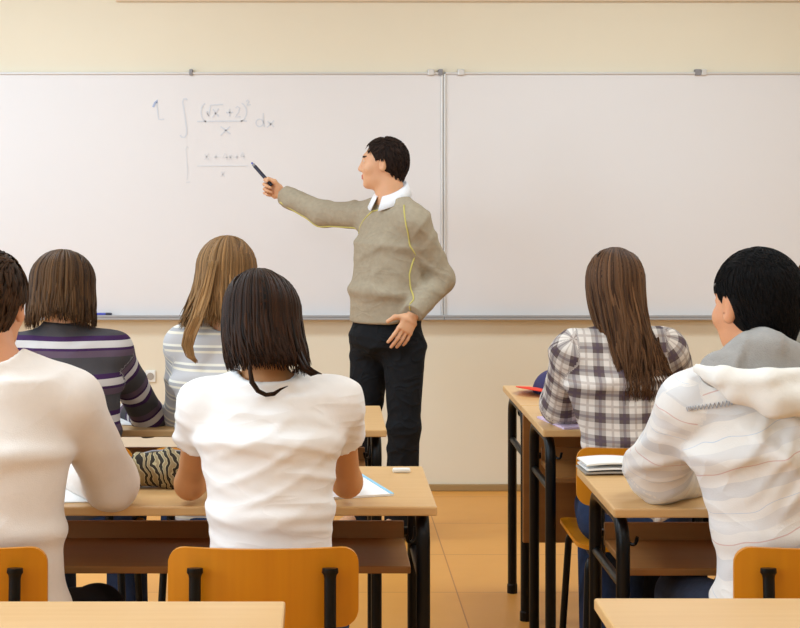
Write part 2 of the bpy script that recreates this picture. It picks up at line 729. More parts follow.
def whiteboard(x0, x1, label, clips):
    t = thing('whiteboard', label, 'whiteboard', ((x0 + x1) / 2, ROOM_F, ZB0), 0)
    c = Vector(t.location)

    def put(name, bm, m):
        bmesh.ops.translate(bm, verts=bm.verts, vec=-c)
        return obj(name, bm, m, t)
    put('writing_surface', box(BM(), (x0 + 0.008, BY, ZB0 + 0.008), (x1 - 0.008, ROOM_F, ZB1 - 0.008)), M_BOARD)
    bm = BM()
    f = 0.012
    box(bm, (x0, BY - 0.008, ZB1 - f), (x1, ROOM_F, ZB1), 0.003)
    box(bm, (x0, BY - 0.008, ZB0), (x0 + f, ROOM_F, ZB1), 0.003)
    box(bm, (x1 - f, BY - 0.008, ZB0), (x1, ROOM_F, ZB1), 0.003)
    put('frame', bm, M_ALU)
    bm = BM()
    box(bm, (x0, BY - 0.045, ZB0 - 0.012), (x1, ROOM_F, ZB0 + 0.006), 0.003)
    box(bm, (x0, BY - 0.045, ZB0), (x1, BY - 0.041, ZB0 + 0.012), 0.001)
    put('pen_tray', bm, M_TRAY)
    for (cx, w, dark) in clips:
        bm = BM()
        box(bm, (cx - w, BY - 0.014, ZB1 - 0.016), (cx + w, ROOM_F, ZB1 + 0.014), 0.003)
        put('wall_bracket', bm, M_CLIP if dark else M_ALU)
    return t, c


def bx_(px):
    return (px - VX) * 7.31 / FOC


def bz_(py):
    return H_CAM - (py - HY) * 7.31 / FOC


XD = bx_(443.6)
wbL, cL = whiteboard(-2.45, XD - 0.0008, 'wide whiteboard with a faint handwritten integral behind the teacher', [(bx_(191), 0.008, True), (bx_(431), 0.016, False), (bx_(440.6), 0.011, True)])
wbR, cR = whiteboard(XD + 0.0008, 3.45, 'blank whiteboard behind the student in the plaid shirt', [(bx_(461), 0.016, False), (bx_(698), 0.014, True), (bx_(704), 0.012, False)])

bm_n, bm_b, bm_1, bm_2 = BM(), BM(), BM(), BM()
PEN = [bm_n]


def stroke(pts, w=0.0065, b=None):
    sm = [(bx_(x), bz_(y)) for x, y in pts]
    ribbon_stroke(b if b is not None else PEN[0], sm, w, BY + 0.0002, 0.0022)


def arcp(cx, cy, rx, ry, a0, a1, n=12):
    return [(cx + rx * math.cos(math.radians(a0 + (a1 - a0) * k / n)), cy + ry * math.sin(math.radians(a0 + (a1 - a0) * k / n))) for k in range(n + 1)]


# the numeral, blue where the pen started
stroke([(153, 107), (155, 102.5), (157, 100.5), (156.6, 103)], 0.010, bm_b)
stroke([(156.6, 102), (157.2, 108), (157.8, 114), (158.5, 119), (161, 119.6), (164, 119)])
PEN[0] = bm_1
stroke([(187, 100), (186, 98.6), (183.5, 99), (182.6, 102), (183.6, 108), (185.2, 118), (186.5, 128), (186.6, 134), (184.5, 137.4), (181.5, 137), (180, 135)], 0.008)
stroke(arcp(207, 112.2, 6, 9.5, 250, 100))                      # (
stroke([(207, 111), (208.6, 116), (210.5, 105), (223, 104.4)])   # root
stroke([(213, 109), (215.2, 113), (218.5, 116.5)])               # x
stroke([(218.6, 108.5), (215.5, 113), (212.4, 117.4)])
stroke([(226.2, 112.5), (233, 112.2)])                           # +
stroke([(229.6, 108.6), (229.6, 116.2)])
stroke([(235.5, 108), (237.5, 106.4), (239.6, 108), (238.5, 112), (235.4, 117), (240.6, 116.6)])   # 2
stroke(arcp(239, 112, 7.5, 9.5, -70, 75))                        # )
stroke([(246, 101.5), (247.6, 100), (249, 101.6), (247, 105), (250.8, 104.6)])                   # exponent
stroke([(197, 121.4), (247, 121)], 0.007)                        # fraction bar
stroke([(220.5, 126.5), (226, 130.5), (230.5, 134)])             # x below
stroke([(230, 126.4), (225, 131), (220.5, 135.4)])
stroke(arcp(259.5, 122.8, 3.6, 3.8, 0, 360))                     # dx
stroke([(263.2, 113), (263.4, 120), (264.4, 127)])
stroke([(267.5, 121), (270.5, 124), (274, 127)])
stroke([(274, 120.6), (270.5, 124), (267, 127.4)])
PEN[0] = bm_2
stroke([(188.5, 148), (187, 146.4), (185.6, 149), (186.6, 158), (187.4, 170), (187, 180)], 0.005)
stroke([(186, 182.5), (190, 182)], 0.006)
stroke([(204.5, 154), (208.5, 159.4)], 0.005)                    # second line, fainter
stroke([(208.6, 153.6), (204.4, 159.6)], 0.005)
stroke([(213.5, 157), (218, 156.8)], 0.005)
stroke([(215.8, 154.6), (215.8, 159.2)], 0.005)
stroke([(225, 153.4), (222.6, 157.6), (227.6, 157.4)], 0.005)
stroke([(226.6, 154.4), (226.6, 160)], 0.005)
stroke([(229, 155), (231.6, 159.6)], 0.005)
stroke([(231.6, 154.6), (229, 159.6)], 0.005)
stroke([(235, 157), (238.6, 156.8)], 0.005)
stroke([(236.8, 154.8), (236.8, 159)], 0.005)
stroke([(242.5, 152.4), (240.6, 156.4), (244.6, 156.2)], 0.005)
stroke([(243.6, 153.4), (243.8, 158.4)], 0.005)
stroke([(197, 166), (248, 165.6)], 0.006)
stroke([(221, 172), (224.4, 176.6)], 0.005)
stroke([(224.6, 171.6), (220.6, 177)], 0.005)
for nm_, b_, m_ in (('numeral', bm_n, M_INK), ('numeral_tip', bm_b, M_INKB), ('handwritten_integral', bm_1, M_INK), ('handwritten_integral', bm_2, M_INK2)):
    bmesh.ops.translate(b_, verts=b_.verts, vec=-cL)
    obj(nm_, b_, m_, wbL)

# marker on the tray, wall socket
bm = tube(BM(), [(-0.045, 0, 0), (0.025, 0, 0)], 0.008, 12)
t = obj('marker_pen', bm, M_BLUE, smooth=True)
t.location = (bx_(101), BY - 0.022, ZB0 + 0.006 + 0.008)
tag(t, 'blue marker pen lying on the tray under the whiteboard', 'marker pen')
obj('cap', tube(BM(), [(0.025, 0, 0), (0.04, 0, 0), (0.055, 0, 0)], [0.0088, 0.0088, 0.007], 12), M_DARKPEN, t, smooth=True)
t = thing('wall_socket', 'small pale wall socket below the whiteboard', 'socket', (bx_(150), ROOM_F, H_CAM - (376 - HY) * ROOM_F / FOC))
obj('plate', box(BM(), (-0.025, -0.012, -0.028), (0.025, 0, 0.028), 0.004), M_WHITEP, t)
bm = BM()
bmesh.ops.create_cone(bm, cap_ends=True, segments=16, radius1=0.016, radius2=0.018, depth=0.004, matrix=Matrix.Translation((0, -0.0135, 0)) @ Matrix.Rotation(math.pi / 2, 4, 'X'))
obj('insert', bm, M_GREYC, t)

# ------------------------------------------------------------------ desks
DT = 0.756
LEG_R = 0.0165


def desk(label, x0, y0, w=1.3, dep=0.5, group=None, modesty=False, mirror=False):
    """double school desk; x0, y0 its corner nearest the camera on the left"""
    cx, cy = x0 + w / 2, y0 + dep / 2
    t = thing('school_desk', label, 'desk', (cx, cy, 0), math.pi if mirror else 0, group)
    hw, hd = w / 2, dep / 2
    obj('desktop', box(BM(), (-hw, -hd, DT - 0.022), (hw, hd, DT), 0.004, 2), M_DESK, t)
    zt = DT - 0.022
    for s in (-1, 1):
        x = s * (hw - 0.03)
        path = fillet([(x, -hd + 0.045, 0.012), (x, -hd + 0.045, zt - LEG_R), (x, hd - 0.105, zt - LEG_R), (x, hd - 0.105, 0.012)], 0.07, 8)
        lf = obj('leg_frame', tube(BM(), path, LEG_R, 12), M_STEEL, t, smooth=True)
        obj('crossbar', tube(BM(), [(x, -hd + 0.045, 0.565), (x, hd - 0.105, 0.565)], 0.011, 10), M_STEEL, lf, smooth=True)
        for yy in (-hd + 0.045, hd - 0.105):
            obj('foot_cap', lathe(BM(), [(0.019, 0), (0.019, 0.03), (0.017, 0.034)], (x, yy, 0), 12), M_STEEL, lf)
        hk = fillet([(x - s * 0.016, -hd + 0.09, 0.69), (x - s * 0.018, -hd + 0.085, 0.662), (x - s * 0.026, -hd + 0.075, 0.655), (x - s * 0.034, -hd + 0.066, 0.658), (x - s * 0.037, -hd + 0.062, 0.676)], 0.01, 4)
        obj('bag_hook', tube(BM(), hk, 0.0042, 8), M_STEEL, t, smooth=True)
    xi = hw - 0.055
    obj('shelf', box(BM(), (-xi, -hd + 0.11, 0.572), (xi, hd - 0.10, 0.590), 0.003), M_PANEL_SHADE, t)
    obj('back_panel', box(BM(), (-xi, hd - 0.10, 0.572), (xi, hd - 0.084, 0.632), 0.003), M_PANEL_SHADE, t)
    bm = tube(BM(), [(-hw + 0.03, hd - 0.07, 0.60), (hw - 0.03, hd - 0.07, 0.60)], 0.011, 10)
    obj('rear_rail', bm, M_STEEL, t, smooth=True)
    if modesty:
        obj('modesty_panel', box(BM(), (-hw + 0.012, hd - 0.045, 0.285), (hw - 0.012, hd - 0.029, zt - 0.004), 0.003), M_PANEL_SHADE, t)
    return t


Y2, Y1 = 3.475, 4.555
desk('long beech desk shared by the students in the white sweater and white T-shirt', 0.272 - 1.3, Y2)
desk('beech desk with the hooded student leaning on it', 0.677, Y2 - 0.02)
desk('beech desk in front of the striped sweater and the long blond hair', 0.203 - 1.3, Y1)
desk('beech desk where the student in the plaid shirt leans', 0.677, Y1)
desk('beech desk standing back to back against the plaid-shirt student\'s desk, a navy cap on it', 0.677, Y1 + 0.505, modesty=True, mirror=True)
desk('empty beech desk behind the chair of the student in the white T-shirt', -0.062 - 1.3, 2.692 - 0.5)
desk('empty beech desk behind the chair of the hooded student', 0.495, 2.712 - 0.5)


# ------------------------------------------------------------------ chairs
def curved_plate(W, Hh, th, r, bend, nx=20, nz=18):
    """rounded plywood panel bent around the sitter; centre at origin, ends bend to +y"""
    bm = BM()
    zs = [Hh / 2 * math.sin(math.pi / 2 * (2 * k / nz - 1)) for k in range(nz + 1)]
    F, B = [], []
    for z in zs:
        a = abs(z) - (Hh / 2 - r)
        hw = W / 2 if a <= 0 else W / 2 - r + math.sqrt(max(0.0, r * r - a * a))
        rf, rb = [], []
        for i in range(nx + 1):
            x = hw * math.sin(math.pi / 2 * (2 * i / nx - 1))
            y = bend * (x / (W / 2)) ** 2
            rf.append(bm.verts.new((x, y + th / 2, z)))
            rb.append(bm.verts.new((x, y - th / 2, z)))
        F.append(rf)
        B.append(rb)
    for k in range(nz):
        for i in range(nx):
            bm.faces.new((F[k][i], F[k][i + 1], F[k + 1][i + 1], F[k + 1][i]))
            bm.faces.new((B[k][i], B[k + 1][i], B[k + 1][i + 1], B[k][i + 1]))
        bm.faces.new((F[k][0], F[k + 1][0], B[k + 1][0], B[k][0]))
        bm.faces.new((F[k][nx], B[k][nx], B[k + 1][nx], F[k + 1][nx]))
    for i in range(nx):
        bm.faces.new((F[0][i], B[0][i], B[0][i + 1], F[0][i + 1]))
        bm.faces.new((F[nz][i], F[nz][i + 1], B[nz][i + 1], B[nz][i]))
    return bm


def make_chair(label, loc):
    t = thing('school_chair', label, 'chair', loc)
    bm = curved_plate(0.40, 0.166, 0.011, 0.035, 0.03)
    bmesh.ops.translate(bm, verts=bm.verts, vec=(0, -0.20, 0.661))
    obj('backrest', bm, M_PLY, t, smooth=True)
    bm = curved_plate(0.39, 0.38, 0.012, 0.05, 0.012)
    bmesh.ops.transform(bm, matrix=Matrix.Translation((0, 0.01, 0.445)) @ Matrix.Rotation(math.pi / 2, 4, 'X') @ Matrix.Rotation(math.pi, 4, 'Y'), verts=bm.verts)
    obj('seat', bm, M_PLY, t, smooth=True)
    for s in (-1, 1):
        x = s * 0.14
        rail = obj('seat_rail', tube(BM(), [(x, -0.16, 0.42), (x, 0.16, 0.42)], 0.011, 10), M_STEEL, t, smooth=True)
        obj('leg', tube(BM(), fillet([(x, 0.14, 0.422), (s * 0.165, 0.17, 0.41), (s * 0.185, 0.21, 0.0)], 0.03, 5), 0.011, 10), M_STEEL, t, smooth=True)
        obj('leg', tube(BM(), fillet([(x, -0.14, 0.422), (s * 0.165, -0.17, 0.41), (s * 0.185, -0.215, 0.0)], 0.03, 5), 0.011, 10), M_STEEL, t, smooth=True)
        pts = fillet([(x, -0.08, 0.42), (x, -0.235, 0.42), (x, -0.225, 0.56), (x, -0.214, 0.69), (x, -0.212, 0.708)], 0.05, 6)
        n = len(pts)
        rs = [0.0125] * (n - 7) + [0.0125, 0.0125, 0.013, 0.0135, 0.015, 0.0175, 0.0165]
        obj('back_post', tube(BM(), pts, rs, 12, flat=0.75), M_STEEL, t, smooth=True)
    return t


ch = make_chair('orange plywood chair with the student in the white T-shirt', (-0.119, 3.32, 0))
for (x, y, lab) in ((-0.772, 3.32, 'orange plywood chair with the student in the white sweater'),
                    (1.069, 3.32, 'orange plywood chair with the hooded student'),
                    (0.94, 4.50, 'plywood chair with the student in the plaid shirt'),
                    (-0.74, 4.50, 'plywood chair with the student in the striped sweater'),
                    (-0.285, 4.50, 'plywood chair with the student with long blond hair'),
                    (1.50, 4.50, 'plywood chair beside the plaid-shirt student, partly behind the hooded student')):
    dup(ch, (x, y, 0), lab)


# ------------------------------------------------------------------ things on the desks
def sheet(name, label, cat, c, yaw, w, l, m, th=0.003, strip=None):
    o = obj(name, box(BM(), (-w / 2, -l / 2, 0), (w / 2, l / 2, th)), m)
    o.location = (c[0], c[1], DT + 0.0005)
    o.rotation_euler = (0, 0, yaw)
    tag(o, label, cat)
    if strip:
        obj('blue_margin', box(BM(), (w / 2 - 0.009, -l / 2, th), (w / 2 + 0.0005, l / 2, th + 0.0006)), M_PBLUE, o)
        obj('blue_margin', box(BM(), (-w / 2, l / 2 - 0.007, th), (w / 2 - 0.009, l / 2 + 0.0005, th + 0.0006)), M_PBLUE, o)
    return o


e = A((0.1055 - 0.18, 3.86 - 3.60))
yaw = math.atan2(e[1], e[0]) - math.pi / 2
mid = A((0.14, 3.725)) + A((-0.96, -0.276)) * 0.105
sheet('notebook', 'white notebook with pale blue margin by the T-shirt student\'s right arm', 'notebook', mid, yaw, 0.21, 0.27, M_PAPER, 0.005, True)
sheet('paper_sheet', 'white paper under the hand of the student in the white sweater', 'paper', (-0.60, 3.66), 0.12, 0.21, 0.29, M_PAPER, 0.002)
sheet('paper_sheet', 'white paper under the hand of the student in the striped sweater', 'paper', (-0.66, 4.79), -0.1, 0.21, 0.29, M_PAPER, 0.002)
sheet('paper_sheet', 'white paper on the desk before the student with long blond hair', 'paper', (-0.37, 4.79), 0.05, 0.21, 0.29, M_PAPER, 0.002)
sheet('notebook', 'lavender notebook under the plaid sleeve', 'notebook', (0.80, 4.69), 0.22, 0.17, 0.23, M_LAV, 0.006)

t = obj('eraser', box(BM(), (-0.023, -0.009, 0), (0.023, 0.009, 0.012), 0.004, 3), M_WHITEP, smooth=True)
t.location = (0.211, 3.885, DT)
tag(t, 'small white eraser near the far corner of the long desk', 'eraser')

# folded white notebook at the hooded student's elbow
t = thing('exercise_book', 'curled white exercise book by the hooded student\'s elbow', 'book', (0.785, 3.895, DT), 0.06)
for nm, m_, z0, amp, wx in (('back_cover', M_GREYC, 0.001, 0.004, 0.108), ('pages', M_PAPER, 0.007, 0.007, 0.104), ('front_cover', M_WHITEP, 0.016, 0.011, 0.105)):
    bm = BM()
    n = 16
    top, bot = [], []
    for k in range(n + 1):
        x = -wx + 2 * wx * k / n
        z = z0 + amp * (math.cos(x * 18 + 0.6) + 1) * 0.6
        for y, in ((-0.05,), (0.06,)):
            top.append(bm.verts.new((x, y, z + 0.004)))
            bot.append(bm.verts.new((x, y, z)))
    for k in range(n):
        a, b, c, d = 2 * k, 2 * k + 1, 2 * k + 3, 2 * k + 2
        bm.faces.new((top[a], top[d], top[c], top[b]))
        bm.faces.new((bot[a], bot[b], bot[c], bot[d]))
        bm.faces.new((top[a], bot[a], bot[d], top[d]))
        bm.faces.new((top[b], top[c], bot[c], bot[b]))
    for k in (0, 2 * n):
        bm.faces.new((top[k], top[k + 1], bot[k + 1], bot[k]))
    obj(nm, bm, m_, t)


# animal-striped pencil case
def zebra():
    m, nt, bc = base_mat('zebra_print_cloth', 0.8)
    tc = nd(nt, 'ShaderNodeTexCoord')
    mp = nd(nt, 'ShaderNodeMapping')
    mp.inputs['Rotation'].default_value = (0, 0.25, 0)
    nt.links.new(tc.outputs['Object'], mp.inputs['Vector'])
    w = nd(nt, 'ShaderNodeTexWave')
    w.inputs['Scale'].default_value = 20.0
    w.inputs['Distortion'].default_value = 9.0
    w.inputs['Detail'].default_value = 2.0
    w.inputs['Detail Scale'].default_value = 1.3
    nt.links.new(mp.outputs['Vector'], w.inputs['Vector'])
    nt.links.new(ramp_n(nt, w.outputs['Fac'], [(0, (48, 40, 30)), (0.42, (186, 170, 132)), (0.72, (150, 130, 96))]), bc)
    return m


c0 = A((-0.374, 3.70, DT))
t = thing('pencil_case', 'zebra-striped cloth pencil case on the long desk', 'pencil case', c0, 0.05)
sol = Solid([loft((-0.075, 0, 0.042), (0.0, 0, 0.046), (0.034, 0.040), (0.036, 0.046), (0, 1, 0), k=0.03),
             loft((0, 0, 0.046), (0.085, 0, 0.042), (0.036, 0.046), (0.032, 0.036), (0, 1, 0), k=0.03),
             ell((-0.085, 0, 0.04), (0.018, 0.03, 0.036), k=0.02), ell((0.09, 0, 0.04), (0.018, 0.03, 0.034), k=0.02),
             Prim(lambda x, y, z: 0.001 - z, (-1, -1, -1), (1, 1, 1), 0.006, 'i')],
            folds(0.006, [(60, 20, 40, 1), (20, 50, -60, 0.8)], 3))
solid_obj('pouch', sol, 0.004, zebra(), t, (0, 0, 0))
obj('zip', tube(BM(), [(-0.085, 0, 0.077), (-0.04, 0, 0.089), (0.0, 0, 0.091), (0.05, 0, 0.087), (0.09, 0, 0.073)], 0.004, 8, flat=0.6), M_CLIP, t, smooth=True)

# navy cap with a red visor
t = thing('baseball_cap', 'navy cap with red visor lying on a desk by the wall', 'cap', (0.845, 5.36, DT), 0)
sol = Solid([ell((0, 0, 0.004), (0.085, 0.10, 0.082)), Prim(lambda x, y, z: 0.001 - z, (-1, -1, -1), (1, 1, 1), 0.004, 'i')])
cr = solid_obj('crown', sol, 0.005, M_NAVY, t, (0, 0, 0))
obj('button', lathe(BM(), [(0.008, 0), (0.008, 0.003), (0.004, 0.006)], (0, 0, 0.085), 12), M_NAVY, cr)
bm = BM()
n = 18
rows = []
for k in range(n + 1):
    a = math.radians(-75 + 150 * k / n)
    row = []
    for r_ in (0.0, 0.5, 1.0):
        L = 0.082 + r_ * 0.07 * math.cos(a) ** 0.6 if abs(a) < 1.5 else 0.082
        x, y = L * math.cos(a), L * math.sin(a)
        z = 0.022 + r_ * 0.004 - 0.018 * abs(math.sin(a)) ** 2
        row.append((x, y, z))
    rows.append(row)
Tv = [[bm.verts.new((x, y, z + 0.003)) for x, y, z in r_] for r_ in rows]
Bv = [[bm.verts.new((x, y, z)) for x, y, z in r_] for r_ in rows]
for k in range(n):
    for j in range(2):
        bm.faces.new((Tv[k][j], Tv[k][j + 1], Tv[k + 1][j + 1], Tv[k + 1][j]))
        bm.faces.new((Bv[k][j], Bv[k + 1][j], Bv[k + 1][j + 1], Bv[k][j + 1]))
    bm.faces.new((Tv[k][2], Bv[k][2], Bv[k + 1][2], Tv[k + 1][2]))
    bm.faces.new((Tv[k][0], Tv[k + 1][0], Bv[k + 1][0], Bv[k][0]))
for k in (0, n):
    for j in range(2):
        bm.faces.new((Tv[k][j], Bv[k][j], Bv[k][j + 1], Tv[k][j + 1]))
bmesh.ops.transform(bm, matrix=Matrix.Rotation(math.radians(212), 4, 'Z'), verts=bm.verts)
obj('visor', bm, M_REDP, t, smooth='all')
# ------------------------------------------------------------------ people
M_EYEW = mat('eye_white', (196, 176, 160), 0.6)
M_IRIS = mat('iris', (62, 42, 28), 0.3)
M_LIP = mat('lips', (196, 112, 96), 0.5)


def skin(name, c):
    return mat(name, c, 0.5, noise=0.06, nscale=(30, 30, 30), sss=0.15, spec=0.35, bump=0.04, bscale=700)


def cloth(name, c, noise=0.05, bump=0.2, bscale=260, rough=0.9, c2=None, crease=0.0, cs=(14, 14, 34)):
    m = mat(name, c, rough, noise=noise, nscale=(60, 60, 60), col2=c2, bump=bump, bscale=bscale, spec=0.15)
    if crease:
        add_crease(m, crease, cs)
    return m


def add_crease(m, crease, cs):
    """fine creases of worn cloth: ridges of a stretched, twisted noise"""
    nt = m.node_tree
    b = nt.nodes['Principled BSDF']
    tc = nd(nt, 'ShaderNodeTexCoord')
    mp = nd(nt, 'ShaderNodeMapping')
    mp.inputs['Scale'].default_value = cs
    mp.inputs['Rotation'].default_value = (0.2, 0.35, 0.1)
    nt.links.new(tc.outputs['Object'], mp.inputs['Vector'])
    nz = nd(nt, 'ShaderNodeTexNoise')
    nz.inputs['Scale'].default_value = 1.0
    nz.inputs['Detail'].default_value = 1.2
    nz.inputs['Distortion'].default_value = 0.8
    nt.links.new(mp.outputs['Vector'], nz.inputs['Vector'])
    rid = math_n(nt, 'ABSOLUTE', math_n(nt, 'SUBTRACT', nz.outputs['Fac'], 0.5))
    rid = math_n(nt, 'POWER', math_n(nt, 'SUBTRACT', 1.0, math_n(nt, 'MULTIPLY', rid, 2.0)), 4.0)
    bp = nd(nt, 'ShaderNodeBump')
    bp.inputs['Strength'].default_value = crease
    bp.inputs['Distance'].default_value = 0.012
    nt.links.new(rid, bp.inputs['Height'])
    old = [l for l in nt.links if l.to_socket == b.inputs['Normal']]
    if old:
        nt.links.new(old[0].from_socket, bp.inputs['Normal'])
    nt.links.new(bp.outputs['Normal'], b.inputs['Normal'])


def hair_mat(name, c1, c2, rough=0.42):
    m, nt, bc = base_mat(name, rough + 0.12, spec=0.13)
    nt.links.new(mix_n(nt, attr_n(nt, 'strand'), c1, c2), bc)
    return m


Z = A((0, 0, 1.0))


class Figure:
    """one person: joints in world space; the body is one blended skin, clothes and hair are children"""

    def __init__(s, label, origin, J, W, f_head, f_torso, skin_m, head=1.0, tilt=0.0, group=None, seated=True, arm=1.0):
        s.o = A(origin)
        s.J, s.W, s.skin, s.hs, s.arm = J, W, skin_m, head, arm
        s.f = unit(f_head)
        s.up = unit(Z + s.f * tilt)
        s.f = unit(s.f - s.up * (s.f @ s.up))
        s.r = np.cross(s.f, s.up)
        ft = unit(f_torso)
        s.ft = ft
        s.side = unit(np.cross(ft, Z))
        s.root = thing('person', label, 'person', origin, 0, group)
        J.setdefault('hipR', J['pel'] + s.side * 0.085 - Z * 0.02)
        J.setdefault('hipL', J['pel'] - s.side * 0.085 - Z * 0.02)
        if seated:
            for k, q in (('R', 1), ('L', -1)):
                h = J['hip' + k]
                J.setdefault('kn' + k, A((h[0] + q * 0.03 * s.side[0], h[1] + 0.40, 0.475)))
                kn = J['kn' + k]
                J.setdefault('an' + k, A((kn[0], kn[1] + 0.02, 0.085)))
        for k in 'RL':
            J.setdefault('toe' + k, J['an' + k] + ft * 0.15 - Z * 0.045)

    def hp(s, x, y, z):
        return s.J['head'] + s.hs * (x * s.r + y * s.f + z * s.up)

    def loc(s, p):
        q = (np.atleast_2d(p) - s.J['head']) / s.hs
        return q @ s.r, q @ s.f, q @ s.up

    def head_prims(s):
        h, R = s.hs, np.stack([s.r, s.f, s.up])
        pr = [ell(s.hp(0, -0.012, 0.028), A((0.076, 0.096, 0.088)) * h, R),
              ell(s.hp(0, 0.036, -0.035), A((0.058, 0.060, 0.078)) * h, R, k=0.03),
              ell(s.hp(0, 0.030, -0.070), A((0.050, 0.052, 0.040)) * h, R, k=0.02),
              ell(s.hp(0, 0.072, -0.098), A((0.020, 0.018, 0.016)) * h, R, k=0.02),
              ell(s.hp(0, 0.082, 0.030), A((0.046, 0.012, 0.012)) * h, R, k=0.02),
              ell(s.hp(0.042, 0.062, -0.025), A((0.020, 0.022, 0.022)) * h, R, k=0.02),
              ell(s.hp(-0.042, 0.062, -0.025), A((0.020, 0.022, 0.022)) * h, R, k=0.02)]
        for q in (-1, 1):
            pr.append(ell(s.hp(q * 0.031, 0.101, 0.010), A((0.016, 0.012, 0.011)) * h, R, k=0.010, op='s'))
        for q in (-1, 1):
            pr.append(ell(s.hp(q * 0.031, 0.0800, 0.010), A((0.0125, 0.0120, 0.0115)) * h, R, k=0.002))
        pr += [cone(s.hp(0, 0.091, 0.016), s.hp(0, 0.107, -0.026), 0.008 * h, 0.0120 * h, k=0.010),
               ell(s.hp(0.010, 0.100, -0.032), A((0.009, 0.009, 0.007)) * h, R, k=0.006),
               ell(s.hp(-0.010, 0.100, -0.032), A((0.009, 0.009, 0.007)) * h, R, k=0.006),
               ell(s.hp(0, 0.094, -0.057), A((0.023, 0.008, 0.005)) * h, R, k=0.005),
               ell(s.hp(0, 0.092, -0.068), A((0.020, 0.009, 0.006)) * h, R, k=0.005)]
        for q in (-1, 1):
            t = s.r * q
            Re = np.stack([unit(t - 0.45 * s.f), unit(s.f + 0.45 * t), s.up])
            pr.append(ell(s.hp(q * 0.079, -0.008, -0.004), A((0.009, 0.019, 0.033)) * h, Re, k=0.006))
            pr.append(ell(s.hp(q * 0.089, 0.000, -0.002), A((0.007, 0.010, 0.019)) * h, Re, k=0.006, op='s'))
        return pr

    def matfn(s, p):
        x, y, z = s.loc(p)
        m = np.zeros(len(p), int)
        ax = np.abs(x)
        eye = (np.sqrt((ax - 0.031) ** 2 + ((z - 0.010) * 2.2) ** 2) < 0.0115) & (y > 0.07) & (y < 0.11)
        m[eye] = 1
        m[eye & (np.sqrt((ax - 0.031) ** 2 + (z - 0.010) ** 2) < 0.006)] = 2
        m[(np.abs(z + 0.0625) < 0.010) & (ax < 0.023) & (y > 0.088) & (y < 0.115)] = 3
        m[(np.abs(z - 0.033 + ax * 0.06) < 0.0045) & (ax > 0.014) & (ax < 0.048) & (y > 0.06)] = 4
        return m

    def torso(s, off=0.0, chart=None, k=0.05, low=True):
        J, W = s.J, s.W
        g = lambda n: (W[n][0] + off, W[n][1] + off)
        pr = []
        pr.append(loft(J['pel'] - Z * 0.02, J['wai'], g('pel'), g('wai'), s.side, k=k, chart=chart))
        pr.append(loft(J['wai'], J['che'], g('wai'), g('che'), s.side, k=k, chart=chart))
        pr.append(loft(J['che'], J['shm'], g('che'), g('sho'), s.side, k=k, chart=chart))
        for q in 'RL':
            sh = J['sh' + q]
            pr.append(cone(J['shm'] + (sh - J['shm']) * 0.25, sh, W['rs'] + off + 0.006, W['rs'] + off, k=k, chart=chart))
            pr.append(cone(J['neck'] - Z * 0.01 - s.ft * 0.01, J['shm'] + (sh - J['shm']) * 0.72 + Z * W.get('trap', 0.02), 0.040 + off, 0.03 + off, k=0.04, chart=chart))
        return pr

    def arms(s, off=0.0, chart=True, fore=True, k=0.03, cuff=0.97, upto=None, puff=0.0):
        J, W, pr = s.J, s.W, []
        for q in 'RL':
            a, b, c = J['sh' + q], J['el' + q], J['wr' + q]
            L = np.linalg.norm(b - a)
            ra, rb, rc = W['ua'] + off, W['el'] + off + puff, W['wr'] + off
            if upto is not None:
                e = a + (b - a) * upto
                pr.append(cone(a, e, ra + 0.004, (ra + (rb - ra) * upto) + 0.006, k=k, cut=True, chart=chart_arm(a, b)))
            else:
                pr.append(cone(a, b, ra, rb, k=k, chart=chart_arm(a, b)))
                if fore:
                    e = b + (c - b) * cuff
                    pr.append(cone(b, e, rb, rc + puff * 0.5, k=k, cut=True, chart=chart_arm(b, c, L)))
        return pr

    def hands(s):
        pr = []
        for q in 'RL':
            h = s.J.get('hand' + q)
            if h is None:
                d = unit(s.J['wr' + q] - s.J['el' + q])
                d = unit(A((d[0], d[1], min(0.0, d[2]) * 0.3)))
                h = dict(d=d, n=-Z)
            d, n = unit(h['d']), A(h['n'])
            n = unit(n - d * (n @ d))
            t = np.cross(d, n) if q == 'R' else np.cross(n, d)
            pr += hand(s.J['wr' + q], d, n, t, h.get('curl', [(0.35, 0.5, 0.35)] * 4), h.get('thumb'), h.get('size', 1.0))
        return pr

    def legs(s, off=0.0, k=0.03, hem=True):
        J, W, pr = s.J, s.W, []
        for q in 'RL':
            a, b, c = J['hip' + q], J['kn' + q], J['an' + q]
            pr.append(cone(a, b, W['th'] + off, W['kn'] + off, k=k))
            if hem:
                e = b + (c - b) * 1.10
                pr.append(cone(b, e, W['kn'] + off, W['an'] + off + 0.022, k=k, cut=True))
            else:
                pr.append(cone(b, c, W['kn'] + off, W['an'] + off, k=k))
        return pr

    def build_body(s, vox=0.006):
        J = s.J
        pr = s.torso(-0.012, k=0.04)
        pr += s.arms(-0.010 * s.arm if s.arm else 0)
        pr += s.hands() + s.legs(-0.012, hem=False)
        for q in 'RL':
            pr.append(cone(J['an' + q], J['toe' + q], 0.034, 0.024, k=0.03))
        nb = J['neck']
        pr.append(cone(nb - Z * 0.03, s.hp(0, -0.022, -0.045), s.W['nk'] + 0.004, s.W['nk'] - 0.002, k=0.025))
        hp = s.head_prims()
        s.solid = Solid(pr + hp)
        s.brow = cloth('eyebrow_hair', (48, 34, 26), bump=0)
        return solid_obj('body', s.solid, vox, [s.skin, M_EYEW, M_IRIS, M_LIP, s.brow], s.root, s.o, matfn=s.matfn)

    def neck_cut(s, r, z=0.0):
        J = s.J
        return cone(J['neck'] + Z * z - s.ft * 0.004, s.hp(0, -0.02, -0.03), r, r, k=0.012, op='s')

